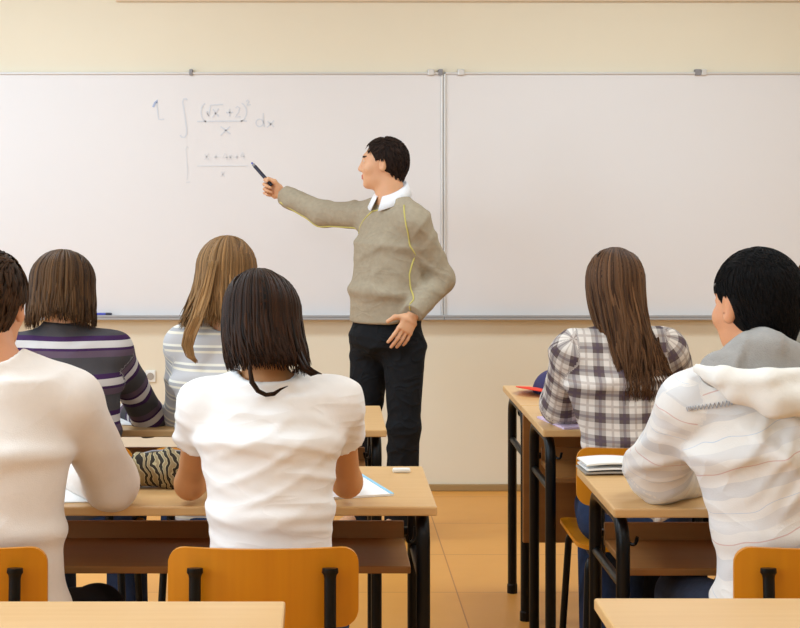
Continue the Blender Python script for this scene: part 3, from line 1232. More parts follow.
    def shoes(s, m):
        for q in 'RL':
            a, t = s.J['an' + q], s.J['toe' + q]
            sd = s.side
            heel = A((a[0], a[1], 0.04)) - s.ft * 0.045
            sol = Solid([loft(heel, A((t[0], t[1], 0.034)), (0.036, 0.036), (0.043, 0.030), sd, k=0.02),
                         ell(A((t[0], t[1], 0.034)), (0.043, 0.043, 0.030), k=0.02),
                         cone(a - Z * 0.02, a + Z * 0.02, 0.044, 0.042, k=0.02), ell(heel, (0.037, 0.037, 0.036), k=0.02),
                         Prim(lambda x, y, z: 0.003 - z, (-9, -9, -9), (9, 9, 9), 0.004, 'i')])
            solid_obj('shoe', sol, 0.006, m, s.root, s.o)

    def trousers(s, m, off=0.004, vox=0.007, top=0.10, disp=None):
        J, W = s.J, s.W
        pr = [loft(J['pel'] - Z * 0.04, J['pel'] + (J['wai'] - J['pel']) * 0.5, (W['pel'][0] + off, W['pel'][1] + off), ((W['pel'][0] + W['wai'][0]) / 2 - 0.006, (W['pel'][1] + W['wai'][1]) / 2 - 0.006), s.side, k=0.05),
              ell(J['pel'] - Z * 0.02, (W['pel'][0] + off, W['pel'][1] + off, 0.09), np.stack([s.side, s.ft, Z]), k=0.04)]
        pr += s.legs(off)
        s.pants = Solid(pr, disp)
        return solid_obj('trousers', s.pants, vox, m, s.root, s.o)

    # ---------------------------------------------------------------- hair
    def cap_solid(s, th=0.010, hair_n=(0.80, -0.58), hair_p=(0.078, 0.072), nape=-0.075, ears=True, disp=None, grow=(0, 0, 0)):
        h, R = s.hs, np.stack([s.r, s.f, s.up])
        pr = [ell(s.hp(0, -0.012, 0.028), (A((0.076, 0.096, 0.088)) + th + A(grow)) * h, R, k=0.01),
              cone(s.hp(0, -0.05, -0.02), s.hp(0, -0.045, -0.075), (0.052 + th * 0.7) * h, (0.042 + th * 0.5) * h, k=0.03)]
        lo, hi = s.J['head'] - 0.3, s.J['head'] + 0.3
        pr.append(half(s.hp(0, hair_p[0], hair_p[1]), hair_n[0] * s.f + hair_n[1] * s.up, lo, hi, 0.008))
        if ears:
            for q in (-1, 1):
                pr.append(ell(s.hp(q * 0.075, 0.068, -0.012), A((0.045, 0.042, 0.052)) * h, R, k=0.008, op='s'))
        pr.append(half(s.hp(0, -0.09, nape), 0.35 * s.f - s.up, lo, hi, 0.010))
        if ears:
            for q in (-1, 1):
                pr.append(ell(s.hp(q * 0.088, 0.008, -0.018), A((0.022, 0.030, 0.048)) * h, R, k=0.008, op='s'))
        return Solid(pr, disp)

    def strands(s, name, m, specs, parent=None, r0=0.0042, sides=5, base=None, avoid=None, vox=0.005):
        """hair: one mesh of an under layer plus many tapering locks"""
        V, F, S = [], [], []
        if base is not None:
            v, q = base.mesh(name, vox)
            V.append(v)
            F += q.tolist()
            S.append(nrg.uniform(0, 0.35) + 0 * v[:, 0])
        nv = sum(len(v) for v in V)
        if avoid is not None:
            flat = avoid.push(np.concatenate([A(q[0]) for q in specs]), 0.004)
            cuts = np.cumsum([len(q[0]) for q in specs])[:-1]
            specs = [(p, q[1], q[2]) for p, q in zip(np.split(flat, cuts), specs)]
        for pts, r, tint in specs:
            n = len(pts)
            t = np.gradient(pts, axis=0)
            t /= np.linalg.norm(t, axis=1, keepdims=True) + 1e-9
            ref = unit(pts.mean(0) - s.J['head'] + A((1e-3, 2e-3, 0)))
            u = np.cross(t, ref)
            u /= np.linalg.norm(u, axis=1, keepdims=True) + 1e-9
            w = np.cross(t, u)
            k = np.linspace(0, 1, n)
            rad = r * np.minimum(1, 0.35 + 3.0 * k) * np.clip((1.03 - k) * 3.2, 0.12, 1)
            ang = 2 * np.pi * np.arange(sides) / sides
            ring = pts[:, None, :] + rad[:, None, None] * (u[:, None, :] * np.cos(ang)[None, :, None] * 1.5 + w[:, None, :] * np.sin(ang)[None, :, None] * 0.8)
            V.append(ring.reshape(-1, 3))
            for i in range(n - 1):
                for j in range(sides):
                    a, b = nv + i * sides + j, nv + i * sides + (j + 1) % sides
                    F.append([a, b, b + sides, a + sides])
            F.append([nv + j for j in range(sides)][::-1])
            F.append([nv + (n - 1) * sides + j for j in range(sides)])
            S.append(np.full(n * sides, tint))
            nv += n * sides
        v = np.concatenate(V)
        me = bpy.data.meshes.new(name)
        me.from_pydata((v - s.o).tolist(), [], F)
        me.polygons.foreach_set('use_smooth', [True] * len(me.polygons))
        at = me.attributes.new('strand', 'FLOAT', 'POINT')
        at.data.foreach_set('value', np.concatenate(S).astype(np.float32))
        me.update()
        return link_mesh(name, me, m, parent or s.root)

    def long_specs(s, n, length, rad=(0.090, 0.110, 0.103), theta=(1.0, 3.14), hang=None, r=0.0029, part=0.0, seed=1, layers=2, wob=0.004):
        """locks that run over the skull from a parting and then fall; theta counts from the face"""
        R = np.random.default_rng(seed)
        out = []
        for i in range(n):
            sg = 1 if R.random() < 0.5 else -1
            th = sg * (theta[0] + (theta[1] - theta[0]) * R.random() ** 0.8)
            lay = R.random()
            rr = A(rad) * s.hs * (1.0 - 0.06 * lay)
            ph0 = 0.04 + 0.5 * R.random() ** 2
            ph1 = 1.62
            n1, n2 = 9, 16
            pts = []
            for k in range(n1):
                ph = ph0 + (ph1 - ph0) * k / (n1 - 1)
                tt = th * (0.55 + 0.45 * min(1, k / 5.0)) if abs(th) < 2.2 else th
                x = rr[0] * math.sin(ph) * math.sin(tt)
                y = rr[1] * math.sin(ph) * math.cos(tt)
                z = rr[2] * math.cos(ph)
                pts.append(s.J['head'] + s.hs * (-0.012 * s.f + 0.028 * s.up) + x * s.r + y * s.f + z * s.up + s.r * part * s.hs * math.cos(ph) ** 2)
            e = pts[-1]
            L = length(th) * (0.80 + 0.26 * R.random())
            p1, p2 = R.uniform(0, 6.28, 2)
            for k in range(1, n2 + 1):
                t = k / n2
                p = e - Z * L * t
                if hang is not None:
                    p = p + hang(th, t, L, s)
                p = p + A((math.sin(t * 5 + p1), 0.6 * math.sin(t * 6 + p2), 0)) * wob * t
                pts.append(p)
            out.append((np.array(pts), r * R.uniform(0.6, 1.2), float(np.clip(R.normal(0.42, 0.22), 0, 1))))
        return out

    def short_specs(s, n, th=0.011, length=0.035, seed=1, nape=-0.07, r=0.0022, front=0.078, top_back=True, lift=0.003):
        """short tufts lying over the skull"""
        R = np.random.default_rng(seed)
        cap = Solid([ell(s.hp(0, -0.012, 0.028), (A((0.076, 0.096, 0.088)) + th) * s.hs, np.stack([s.r, s.f, s.up])),
                     cone(s.hp(0, -0.05, -0.02), s.hp(0, -0.045, -0.075), (0.052 + th * 0.7) * s.hs, (0.042 + th * 0.5) * s.hs, k=0.03)])
        out = []
        while len(out) < n:
            v = unit(R.normal(size=3))
            loc = A((0, -0.012, 0.02)) + v * A((0.085, 0.107, 0.099))
            x, y, z = loc
            if 0.80 * (y - front) - 0.58 * (z - 0.072) > -0.006 or z < nape - 0.35 * (y + 0.09) * -1 + 0.012:
                continue
            if abs(x) > 0.06 and -0.034 < y < 0.05 and z < 0.034:
                continue
            if abs(x) > 0.03 and ((y - 0.068) / 0.046) ** 2 + ((z + 0.012) / 0.060) ** 2 < 1:
                continue
            p = s.hp(*loc)
            g = A((R.normal() * 0.25, (0.8 if (z > 0.06 and y > -0.02) else -0.25), -1.0 if z < 0.085 else -0.15))
            if z > 0.085:
                g = A((R.normal() * 0.5, 0.9 if y > 0 else -0.7, -0.2))
            dirw = unit(g[0] * s.r + g[1] * s.f + g[2] * s.up)
            pts = []
            pts = [p + dirw * length * s.hs * k / 4 for k in range(5)]
            out.append((np.array(pts), r * R.uniform(0.7, 1.3), float(np.clip(R.normal(0.4, 0.3), 0, 1))))
        flat = np.concatenate([q[0] for q in out])
        flat = cap.snap(flat, 0.0015 + lift * np.tile((np.arange(5) / 4) ** 2, len(out)))
        return [(p, q[1], q[2]) for p, q in zip(np.split(flat, len(out)), out)]


def hand(w, d, n, t, curl, thumb=None, size=1.0):
    """palm, four unequal bent fingers and a thumb; d along the hand, n out of the palm, t to the thumb side"""
    k = size
    pr = [loft(w, w + d * 0.035 * k, (0.024 * k, 0.018 * k), (0.034 * k, 0.015 * k), t, k=0.015),
          loft(w + d * 0.03 * k, w + d * 0.082 * k, (0.034 * k, 0.015 * k), (0.038 * k, 0.0125 * k), t, k=0.012),
          ell(w + d * 0.035 * k + t * 0.022 * k + n * 0.007 * k, (0.017 * k, 0.017 * k, 0.017 * k), k=0.012)]
    for i, (o, L, r) in enumerate(((0.029, 0.074, 0.0088), (0.0097, 0.082, 0.0090), (-0.0097, 0.076, 0.0086), (-0.0285, 0.060, 0.0076))):
        p = w + d * (0.084 - 0.004 * abs(i - 1)) * k + t * o * k
        a = 0.0
        fan = (1.0, 0.3, -0.35, -1.1)[i] * 0.10
        for j, fr in enumerate((0.46, 0.30, 0.24)):
            a += curl[i][j]
            dr = unit((d * math.cos(a) + n * math.sin(a)) + t * fan * max(0.0, math.cos(a)))
            e = p + dr * L * fr * k
            pr.append(cone(p, e, (r - 0.0006 * j) * k, (r - 0.0006 * (j + 1)) * k, k=0.004))
            p = e
    th = thumb or ((0.60, 0.75, 0.30), (0.88, 0.30, 0.40))
    p = w + d * 0.024 * k + t * 0.024 * k + n * 0.006 * k
    for (a, b, c), L, r0, r1 in ((th[0], 0.046, 0.0125, 0.0105), (th[1], 0.034, 0.0105, 0.0085)):
        e = p + unit(d * a + t * b + n * c) * L * k
        pr.append(cone(p, e, r0 * k, r1 * k, k=0.008))
        p = e
    return pr


SK_F = skin('fair_skin', (236, 182, 142))
SK_G = skin('sunned_skin', (214, 150, 98))
SK_M = skin('warm_skin', (226, 158, 116))
SK_T = skin('tanned_skin', (226, 170, 130))
M_SHOE = mat('dark_leather', (34, 28, 26), 0.45)
M_JEAN = cloth('blue_denim', (52, 66, 98), noise=0.25, bump=0.25, bscale=420)
M_JDARK = cloth('dark_denim', (31, 32, 35), noise=0.35, bump=0.25, bscale=420, crease=0.5, cs=(10, 10, 16))
M_BLACKC = cloth('black_cloth', (24, 22, 24), noise=0.2)


def seated_W(**k):
    W = dict(pel=(0.165, 0.115), wai=(0.138, 0.098), che=(0.158, 0.108), sho=(0.13, 0.075), rs=0.052, ua=0.050, el=0.044, wr=0.031,
             th=0.078, kn=0.058, an=0.042, nk=0.052)
    W.update(k)
    return W


# ---------------------------------------------------------------- the teacher
D = 6.4
J = dict(head=P(383.5, 164, D), neck=P(391, 200, D), shm=P(394, 213, D), che=P(392, 245, D), wai=P(389, 292, D), pel=P(386, 334, D),
         shR=P(370, 216, D + 0.13), shL=P(415, 223, D - 0.12), elR=P(324, 214, D + 0.27), wrR=P(283, 195, D + 0.40),
         elL=P(441, 280, D - 0.06), wrL=P(413, 314, D - 0.19),
         hipR=P(371, 350, D + 0.06), hipL=P(404, 350, D - 0.06), knR=P(364, 425, D + 0.03), knL=P(404, 428, D - 0.09))
J['anR'] = A((P(362, 500, D + 0.05)[0], D + 0.07, 0.085))
J['anL'] = A((P(401, 500, D - 0.05)[0], D - 0.05, 0.085))
J['handR'] = dict(d=unit((-0.80, 0.25, 0.42)), n=(-0.15, -1.0, -0.1), curl=[(0.75, 1.05, 0.8), (1.2, 1.35, 0.8), (1.4, 1.4, 0.8), (1.45, 1.45, 0.8)],
                  thumb=((0.75, 0.45, 0.55), (0.95, 0.05, 0.45)), size=0.95)
J['handL'] = dict(d=unit((-0.42, -0.18, -0.80)), n=(-0.35, 1.0, 0.0), curl=[(0.1, 0.2, 0.15), (0.1, 0.25, 0.2), (0.15, 0.3, 0.2), (0.2, 0.35, 0.2)],
                  thumb=((0.55, 0.85, 0.05), (0.85, 0.5, 0.2)), size=1.0)
W = dict(pel=(0.158, 0.130), wai=(0.157, 0.144), che=(0.161, 0.118), sho=(0.124, 0.080), rs=0.050, ua=0.053, el=0.044, wr=0.034,
         th=0.086, kn=0.062, an=0.046, nk=0.060, trap=0.03)
T = Figure('man in a grey sweater and dark jeans pointing a marker at the whiteboard', (J['pel'][0], D, 0), J, W, (-1, 0.2, 0.0), (-0.72, -0.69, 0), SK_T, head=0.93, tilt=-0.03, seated=False)
T.build_body(0.0042)
sw = T.torso(0.013)
sw = [q for q in sw if True] + T.arms(0.011, cuff=0.99)
sw += [T.neck_cut(0.070, 0.012), half(P(388, 320, D) + A((0, 0, 0)), (0.06, 0, -1), (-9, -9, -9), (9, 9, 9), 0.012)]
FOLD_S = folds(0.0055, [(25, 20, 55, 1.0), (-35, 10, 45, 0.8), (50, 0, -30, 0.7)], 11)
# the sleeves and side must not be cut by the hem plane: only the trunk reaches it
sol = Solid(sw, FOLD_S)
M_SW = cloth('grey_melange_knit', (178, 162, 138), noise=0.14, bump=0.3, bscale=420, crease=0.2, cs=(8, 8, 13))
jm = solid_obj('sweater', sol, 0.005, M_SW, T.root, T.o)
T.trousers(M_JDARK, 0.004, 0.006, disp=folds(0.004, [(20, 10, 60, 1.0), (-40, 0, 50, 0.8)], 5))
T.shoes(M_SHOE)
# yellow piping of the raglan seams
M_PIPE = cloth('yellow_piping', (206, 190, 110), bump=0)


def seam(pts, n=26):
    pts = [A(p) for p in pts]
    out = []
    for a, b in zip(pts, pts[1:]):
        for k in range(n // (len(pts) - 1)):
            out.append(a + (b - a) * k / (n // (len(pts) - 1)))
    out.append(pts[-1])
    return Solid(sw).snap(np.array(out), 0.0015)


bm = BM()
for pts in ((P(379, 200, D - 0.1), P(369, 210, D - 0.05), P(360, 222, D + 0.02), P(355, 232, D + 0.07)),
            (P(402, 200, D - 0.14), P(402, 220, D - 0.2), P(407, 240, D - 0.2), P(416, 256, D - 0.16)),
            (P(416, 256, D - 0.16), P(414, 275, D - 0.2), P(412, 300, D - 0.2), P(409, 312, D - 0.2)),
            (P(356, 230, D + 0.12), P(335, 228, D + 0.2), P(318, 227, D + 0.25), P(300, 216, D + 0.3), P(280, 202, D + 0.36))):
    tube(bm, seam(pts), 0.0034, 6)
bmesh.ops.translate(bm, verts=bm.verts, vec=-Vector(T.o))
obj('piping', bm, M_PIPE, jm, smooth='all')
# white shirt collar
bm = BM()
n = 40
nb = T.J['neck'] + Z * 0.012
fc = T.ft
sd = T.side
rows = []
for k in range(n + 1):
    th = math.radians(-168 + 336 * k / n)      # 0 = back of the neck
    dirn = -fc * math.cos(th) + sd * math.sin(th)
    e = max(0.0, (abs(th) - 1.7) / 1.2)
    tl = 0.034 * math.cos(th)
    top = nb + dirn * 0.063 + Z * (0.040 + tl)
    mid = nb + dirn * 0.074 + Z * (0.034 + tl)
    low = nb + dirn * (0.090 + 0.016 * e) + Z * (-0.008 + tl * 0.8 - 0.022 * e)
    inn = nb + dirn * 0.060 + Z * (-0.02)
    rows.append([inn, top, mid, low])
vs = [[bm.verts.new(p) for p in r_] for r_ in rows]
for a, b in zip(vs, vs[1:]):
    for j in range(3):
        bm.faces.new((a[j], b[j], b[j + 1], a[j + 1]))
bmesh.ops.translate(bm, verts=bm.verts, vec=-Vector(T.o))
o = obj('shirt_collar', bm, cloth('white_cotton', (244, 242, 244), bump=0.05), T.root, smooth='all')
md = o.modifiers.new('thick', 'SOLIDIFY')
md.thickness = 0.003
T_HAIR = hair_mat('dark_brown_hair', (30, 20, 16), (52, 36, 28), 0.5)
T.strands('hair', T_HAIR, T.short_specs(700, 0.008, 0.028, 5, nape=-0.07, front=0.062), base=T.cap_solid(0.007, hair_p=(0.066, 0.072), nape=-0.072))
# the marker in his hand
hw = T.J['wrR']
hd = unit(J['handR']['d'])
tip, tail = P(251.5, 162.5, D + 0.43), P(270, 183.5, D + 0.40)
dr = unit(tip - tail)
tail = tail - dr * 0.012
L = np.linalg.norm(tip - tail)
t = thing('marker_pen', 'dark marker pen held in the pointing hand', 'marker pen', tail)
q = Vector(dr)
for nm, a, b, r0, r1, m_ in (('barrel', 0.0, 0.84, 0.0085, 0.0085, M_DARKPEN), ('collar', 0.84, 0.93, 0.0075, 0.005, M_CLIP), ('nib', 0.93, 1.0, 0.0042, 0.0028, M_BLUE)):
    obj(nm, tube(BM(), [q * L * a, q * L * (a + (b - a) * 0.9), q * L * b], [r0, r0, r1], 12), m_, t, smooth=True)


# ---------------------------------------------------------------- seated students
def student(label, d, head, neck, shm, che, wai, shL, shR, elL, elR, wrL, wrR, f_head, W, skin_m, hs=1.0, tilt=0.0, pel_px=None, lean=0.05, **kw):
    """pixel places with their depths; d = depth of the trunk"""
    pel = A((P(pel_px if pel_px is not None else wai[0], 0, d - 0.03)[0], d - 0.03, 0.545))
    J = dict(head=P(*head), neck=P(*neck), shm=P(*shm), che=P(*che), wai=P(*wai), pel=pel,
             shL=P(*shL), shR=P(*shR), elL=P(*elL), elR=P(*elR), wrL=P(*wrL), wrR=P(*wrR))
    J.update(kw.pop('J', {}))
    return Figure(label, (pel[0], d - 0.03, 0), J, W, f_head, (0, 1, 0), skin_m, hs, tilt, **kw)


def shirt(F, m, extra=(), off=0.004, disp=None, upto=None, vox=0.006, neck=0.064, nz=0.0, attrs=False, puff=0.0, name='shirt', cuff=0.96, hem=None):
    ct = chart_torso(F.J['pel'] * A((1, 1, 0)), F.side)
    if hasattr(F, 'umax'):
        c0_ = ct
        ct = lambda p: (np.minimum(c0_(p)[0], F.umax), c0_(p)[1])
    pr = F.torso(off, chart=ct) + F.arms(off, upto=upto, puff=puff, cuff=cuff) + list(extra)
    pr.append(ell(F.J['pel'] + Z * 0.03, (F.W['pel'][0] + off, F.W['pel'][1] + off, 0.04), k=0.05, chart=ct))
    if neck:
        pr.append(F.neck_cut(neck, nz))
    F.cloth = Solid(pr, disp)
    return solid_obj(name, F.cloth, vox, m, F.root, F.o, attrs=attrs)


FOLD_T = folds(0.0042, [(12, 0, 92, 1.0), (40, 0, 100, 0.8), (-46, 10, 76, 0.8)], 21)
FOLD_W = folds(0.006, [(15, 10, 50, 0.9), (-40, 5, 32, 0.8)], 31)
FOLD_H = folds(0.008, [(44, 10, 40, 1.0), (-42, 0, 45, 0.9), (58, 20, -22, 0.8)], 41)

# white T-shirt, long dark hair
G = student('student in a white short-sleeved T-shirt with long dark brown hair', 3.30,
            head=(262, 326, 3.36), neck=(268, 379, 3.31), shm=(270, 397, 3.31), che=(269, 440, 3.30), wai=(271, 512, 3.285),
            shL=(203, 405, 3.33), shR=(338, 403, 3.33), elL=(190, 484, 3.50), elR=(347, 482, 3.50), wrL=(236, 466, 3.72), wrR=(330, 466, 3.74),
            f_head=(-0.05, 1, -0.22), tilt=0.2, hs=0.98, skin_m=SK_G,
            W=seated_W(pel=(0.140, 0.110), wai=(0.126, 0.094), che=(0.152, 0.100), sho=(0.130, 0.072), rs=0.047, ua=0.046, el=0.041, nk=0.048, trap=0.012))
G.build_body(0.0055)
M_TS = cloth('white_cotton_jersey', (248, 242, 238), noise=0.02, bump=0.06, bscale=500, crease=0.16, cs=(4, 5, 15))
shirt(G, M_TS, disp=FOLD_T, upto=0.40, neck=0.062, nz=0.004, name='t_shirt', vox=0.005)
G.trousers(M_JEAN)
G.shoes(M_SHOE)


def hang_g(th, t, L, s):
    a = abs(th)
    out = 0.010 * math.sin(t * 3.0)
    return s.r * (math.sin(th) * (0.012 * t - 0.010 * t * t)) - s.f * 0.018 * t * (1 if a > 2 else 0.2) + A((0.018 * t * t, -0.020 * t, 0))


HAIR_G = hair_mat('dark_chestnut_hair', (22, 12, 6), (62, 36, 18), 0.38)
sp = G.long_specs(800, lambda th: 0.122 + 0.012 * (math.sin(th) > 0) * abs(math.sin(th)), theta=(1.15, 3.14), hang=hang_g, seed=3, part=-0.01, wob=0.005)
sp += [(np.array([P(x, y, dd) for x, y, dd in pts]), 0.0042, 0.3) for pts in (
    [(252, 350, 3.24), (250, 368, 3.22), (252, 382, 3.215), (258, 391, 3.215), (266, 395, 3.215), (274, 394, 3.215), (281, 389, 3.22), (288, 386, 3.22)],
    [(300, 350, 3.26), (306, 366, 3.25), (314, 372, 3.25), (322, 374, 3.27)], [(296, 352, 3.25), (304, 369, 3.245), (312, 374, 3.25), (318, 374, 3.26)])]
G.strands('hair', HAIR_G, sp, base=G.cap_solid(0.010, nape=-0.085, ears=False), avoid=Solid(G.cloth.prims))

# white sweater, short dark hair, at the left edge
M_ = student('student in a white long-sleeved sweater at the left edge', 3.30,
             head=(-13, 306, 3.38), neck=(-8, 354, 3.31), shm=(-6, 380, 3.31), che=(-8, 450, 3.30), wai=(-10, 530, 3.285),
             shL=(-88, 402, 3.33), shR=(72, 401, 3.33), elL=(-110, 486, 3.50), elR=(111, 482, 3.49), wrL=(-30, 470, 3.72), wrR=(76, 477, 3.70),
             f_head=(0.12, 1, -0.1), tilt=0.08, hs=1.02, skin_m=SK_M,
             W=seated_W(pel=(0.165, 0.125), wai=(0.152, 0.115), che=(0.166, 0.120), sho=(0.15, 0.082), rs=0.060, ua=0.062, el=0.055, wr=0.038, nk=0.058, th=0.088, trap=0.030),
             J=dict(knR=A((-0.535, 3.60, 0.475)), handR=dict(d=unit((-0.75, 0.55, -0.1)), n=(-0.2, -0.2, -1), curl=[(0.7, 0.8, 0.5), (0.9, 0.9, 0.5), (1.0, 1.0, 0.5), (1.1, 1.0, 0.5)])))
M_.build_body(0.0055)
M_WS = cloth('white_fine_knit', (242, 230, 220), noise=0.03, bump=0.12, bscale=420, crease=0.10, cs=(5, 5, 10))
shirt(M_, M_WS, disp=folds(0.004, [(20, 5, 40, 0.9), (-30, 5, 30, 0.8)], 33), neck=0.063, nz=0.012, name='sweater', vox=0.006)
M_.trousers(M_BLACKC)
M_.shoes(M_SHOE)
M_.strands('hair', hair_mat('short_brown_hair', (40, 27, 18), (78, 54, 36), 0.5), M_.short_specs(900, 0.012, 0.045, 8, nape=-0.085, r=0.0022), base=M_.cap_solid(0.010, nape=-0.085))
t = thing('pen', 'dark pen held over the paper by the student in the white sweater', 'pen', P(73, 492, 3.63))
q = Vector(P(60, 470, 3.70) - P(73, 492, 3.63))
obj('barrel', tube(BM(), [q * 0.12, q], 0.0045, 10), M_DARKPEN, t, smooth=True)
obj('tip', tube(BM(), [q * 0.0, q * 0.12], [0.001, 0.004], 10), M_CLIP, t, smooth=True)

# striped sweater, bobbed brown hair
S = student('student in a dark striped sweater with bobbed brown hair', 4.45,
            head=(63, 291, 4.49), neck=(66, 336, 4.46), shm=(68, 350, 4.46), che=(68, 385, 4.45), wai=(70, 432, 4.42),
            shL=(21, 354, 4.47), shR=(113, 352, 4.47), elL=(5, 420, 4.66), elR=(150, 419, 4.66), wrL=(60, 415, 4.85), wrR=(125, 413, 4.84),
            f_head=(0.10, 1, -0.25), tilt=0.22, hs=0.97, skin_m=SK_F,
            W=seated_W(che=(0.150, 0.105), sho=(0.125, 0.075), wai=(0.14, 0.1), el=0.046, trap=0.026))
S.build_body(0.006)


def stripes():
    m, nt, bc = base_mat('striped_dark_knit', 0.9, 0.25, 380, 0.15)
    u = attr_n(nt, 'u')
    f = math_n(nt, 'FRACT', math_n(nt, 'DIVIDE', math_n(nt, 'ADD', u, -0.985 + 0.108 * 10), 0.108))
    dk, pu, li, mv = (76, 72, 74), (66, 40, 78), (206, 198, 194), (98, 80, 94)
    nt.links.new(ramp_n(nt, f, [(0, dk), (0.10, mv), (0.27, pu), (0.34, li), (0.53, pu), (0.66, dk)]), bc)
    return m


S.umax = 1.075
shirt(S, stripes(), disp=FOLD_W, neck=0, attrs=True, name='sweater', extra=[cone(S.J['neck'] - Z * 0.02, S.J['neck'] + Z * 0.035, 0.062, 0.056, k=0.03, cut=True, chart=lambda p: (np.minimum(p[:, 2], 1.075), p[:, 0]))])
S.trousers(M_JEAN, vox=0.009)
S.shoes(M_SHOE)


def hang_s(th, t, L, s):
    return -s.f * 0.004 * t + s.r * math.sin(th) * 0.006 * t - A((0, 0.022 * t, 0))


S.strands('hair', hair_mat('brown_bob_hair', (46, 30, 18), (100, 70, 42), 0.42),
          S.long_specs(760, lambda th: 0.122 + 0.012 * abs(math.sin(th)), theta=(1.0, 3.14), hang=hang_s, seed=12, wob=0.005, rad=(0.100, 0.114, 0.099)), base=S.cap_solid(0.010, nape=-0.085, ears=False), avoid=Solid(S.cloth.prims))

# long blond hair, grey striped top
B = student('student with long dark blond hair in a pale grey striped top', 4.45,
            head=(228, 278, 4.50), neck=(224, 324, 4.46), shm=(222, 340, 4.46), che=(222, 380, 4.45), wai=(222, 430, 4.42),
            shL=(182, 344, 4.47), shR=(264, 346, 4.47), elL=(179, 416, 4.66), elR=(276, 420, 4.66), wrL=(205, 412, 4.86), wrR=(245, 412, 4.86),
            f_head=(0.42, 1, -0.15), tilt=0.12, hs=0.97, skin_m=SK_F,
            W=seated_W(che=(0.140, 0.10), sho=(0.11, 0.07), wai=(0.12, 0.092), rs=0.045, ua=0.045, el=0.041, nk=0.047, trap=0.022))
B.build_body(0.006)


def thin_stripes():
    m, nt, bc = base_mat('grey_top_pale_stripes', 0.9, 0.15, 380, 0.15)
    u = attr_n(nt, 'u')
    f = math_n(nt, 'FRACT', math_n(nt, 'DIVIDE', math_n(nt, 'ADD', u, 5.0), 0.052))
    nt.links.new(ramp_n(nt, f, [(0, (192, 187, 186)), (0.55, (228, 218, 198)), (0.68, (176, 172, 172)), (0.86, (232, 226, 212))]), bc)
    return m


shirt(B, thin_stripes(), disp=FOLD_W, neck=0.060, attrs=True, name='top')
B.trousers(M_JEAN, vox=0.009)
B.shoes(M_SHOE)


def hang_b(th, t, L, s):
    left = 1 if th < 0 else 0
    return A((-0.035 * t * t * left - 0.012 * t * (1 - left), -0.03 * t, 0)) + s.r * math.sin(th) * 0.01 * t


HAIR_B = hair_mat('dark_blond_hair', (86, 62, 38), (172, 130, 84), 0.4)
sp = B.long_specs(700, lambda th: 0.16 + 0.015 * (th < 0), theta=(0.95, 3.14), hang=hang_b, seed=17, wob=0.008)
for i in range(44):
    o_ = nrg.normal(0, 2.8)
    sp.append((np.array([P(x + o_ * w_, y + nrg.normal(0, 1), dd) for x, y, dd, w_ in ((213, 262, 4.38, 1), (208, 285, 4.36, 1), (204, 300, 4.345, 1.2), (198, 318, 4.33, 1.2), (191, 334, 4.33, 1.1), (188, 347, 4.335, 1), (191, 357, 4.335, .8), (196, 362, 4.335, .5))]), 0.0024, float(nrg.uniform(0.4, 0.9))))
B.strands('hair', HAIR_B, sp, base=B.cap_solid(0.010, nape=-0.085, ears=False), avoid=Solid(B.cloth.prims))

# plaid shirt, very long brown hair
K = student('student in a plaid shirt with very long brown hair', 4.45,
            head=(615, 290, 4.48), neck=(617, 336, 4.46), shm=(618, 350, 4.46), che=(618, 385, 4.45), wai=(624, 440, 4.42), pel_px=634,
            shL=(571, 352, 4.47), shR=(667, 350, 4.47), elL=(562, 404, 4.67), elR=(684, 406, 4.67), wrL=(590, 412, 4.86), wrR=(650, 416, 4.86),
            f_head=(0.05, 1, -0.2), tilt=0.15, hs=0.97, skin_m=SK_F,
            W=seated_W(che=(0.146, 0.105), sho=(0.118, 0.072), pel=(0.138, 0.11), wai=(0.112, 0.094), rs=0.050, ua=0.053, el=0.053, nk=0.047, trap=0.024),
            J=dict(knL=A((0.884, 4.80, 0.475)), anL=A((0.868, 4.62, 0.085))))
K.build_body(0.006)


def plaid():
    m, nt, bc = base_mat('plaid_cotton', 0.88, 0.1, 400, 0.15)
    u, v = attr_n(nt, 'u'), attr_n(nt, 'v')
    P_ = 0.066

    def band(c, off, w):
        f = math_n(nt, 'FRACT', math_n(nt, 'ADD', math_n(nt, 'DIVIDE', c, P_), 20.0 + off))
        return math_n(nt, 'LESS_THAN', math_n(nt, 'ABSOLUTE', math_n(nt, 'SUBTRACT', f, 0.5)), w)
    col = (226, 215, 205)
    s_ = math_n(nt, 'MULTIPLY', math_n(nt, 'ADD', band(u, 0.0, 0.22), band(v, 0.2, 0.22)), 0.45)
    c1 = mix_n(nt, s_, col, (74, 53, 52))
    l_ = math_n(nt, 'MULTIPLY', math_n(nt, 'MAXIMUM', band(u, 0.0, 0.06), band(v, 0.2, 0.06)), 0.45)
    c2 = mix_n(nt, l_, c1, (80, 62, 86))
    b_ = math_n(nt, 'MULTIPLY', math_n(nt, 'MAXIMUM', band(u, 0.5, 0.05), band(v, 0.7, 0.05)), 0.35)
    add_crease(m, 0.15, (7, 7, 10))
    nt.links.new(mix_n(nt, b_, c2, (132, 100, 84)), bc)
    return m


shirt(K, plaid(), disp=FOLD_W, neck=0.058, attrs=True, puff=0.006, vox=0.005)
K.trousers(M_JEAN, vox=0.007)
K.shoes(M_SHOE)


def hang_k(th, t, L, s):
    e = t * t * (3 - 2 * t)
    x = 0.045 * e + 0.010 * t * math.sin(5.0 * t + 2 * th)
    return A((x - math.sin(th) * 0.034 * e, -0.030 * t, 0))


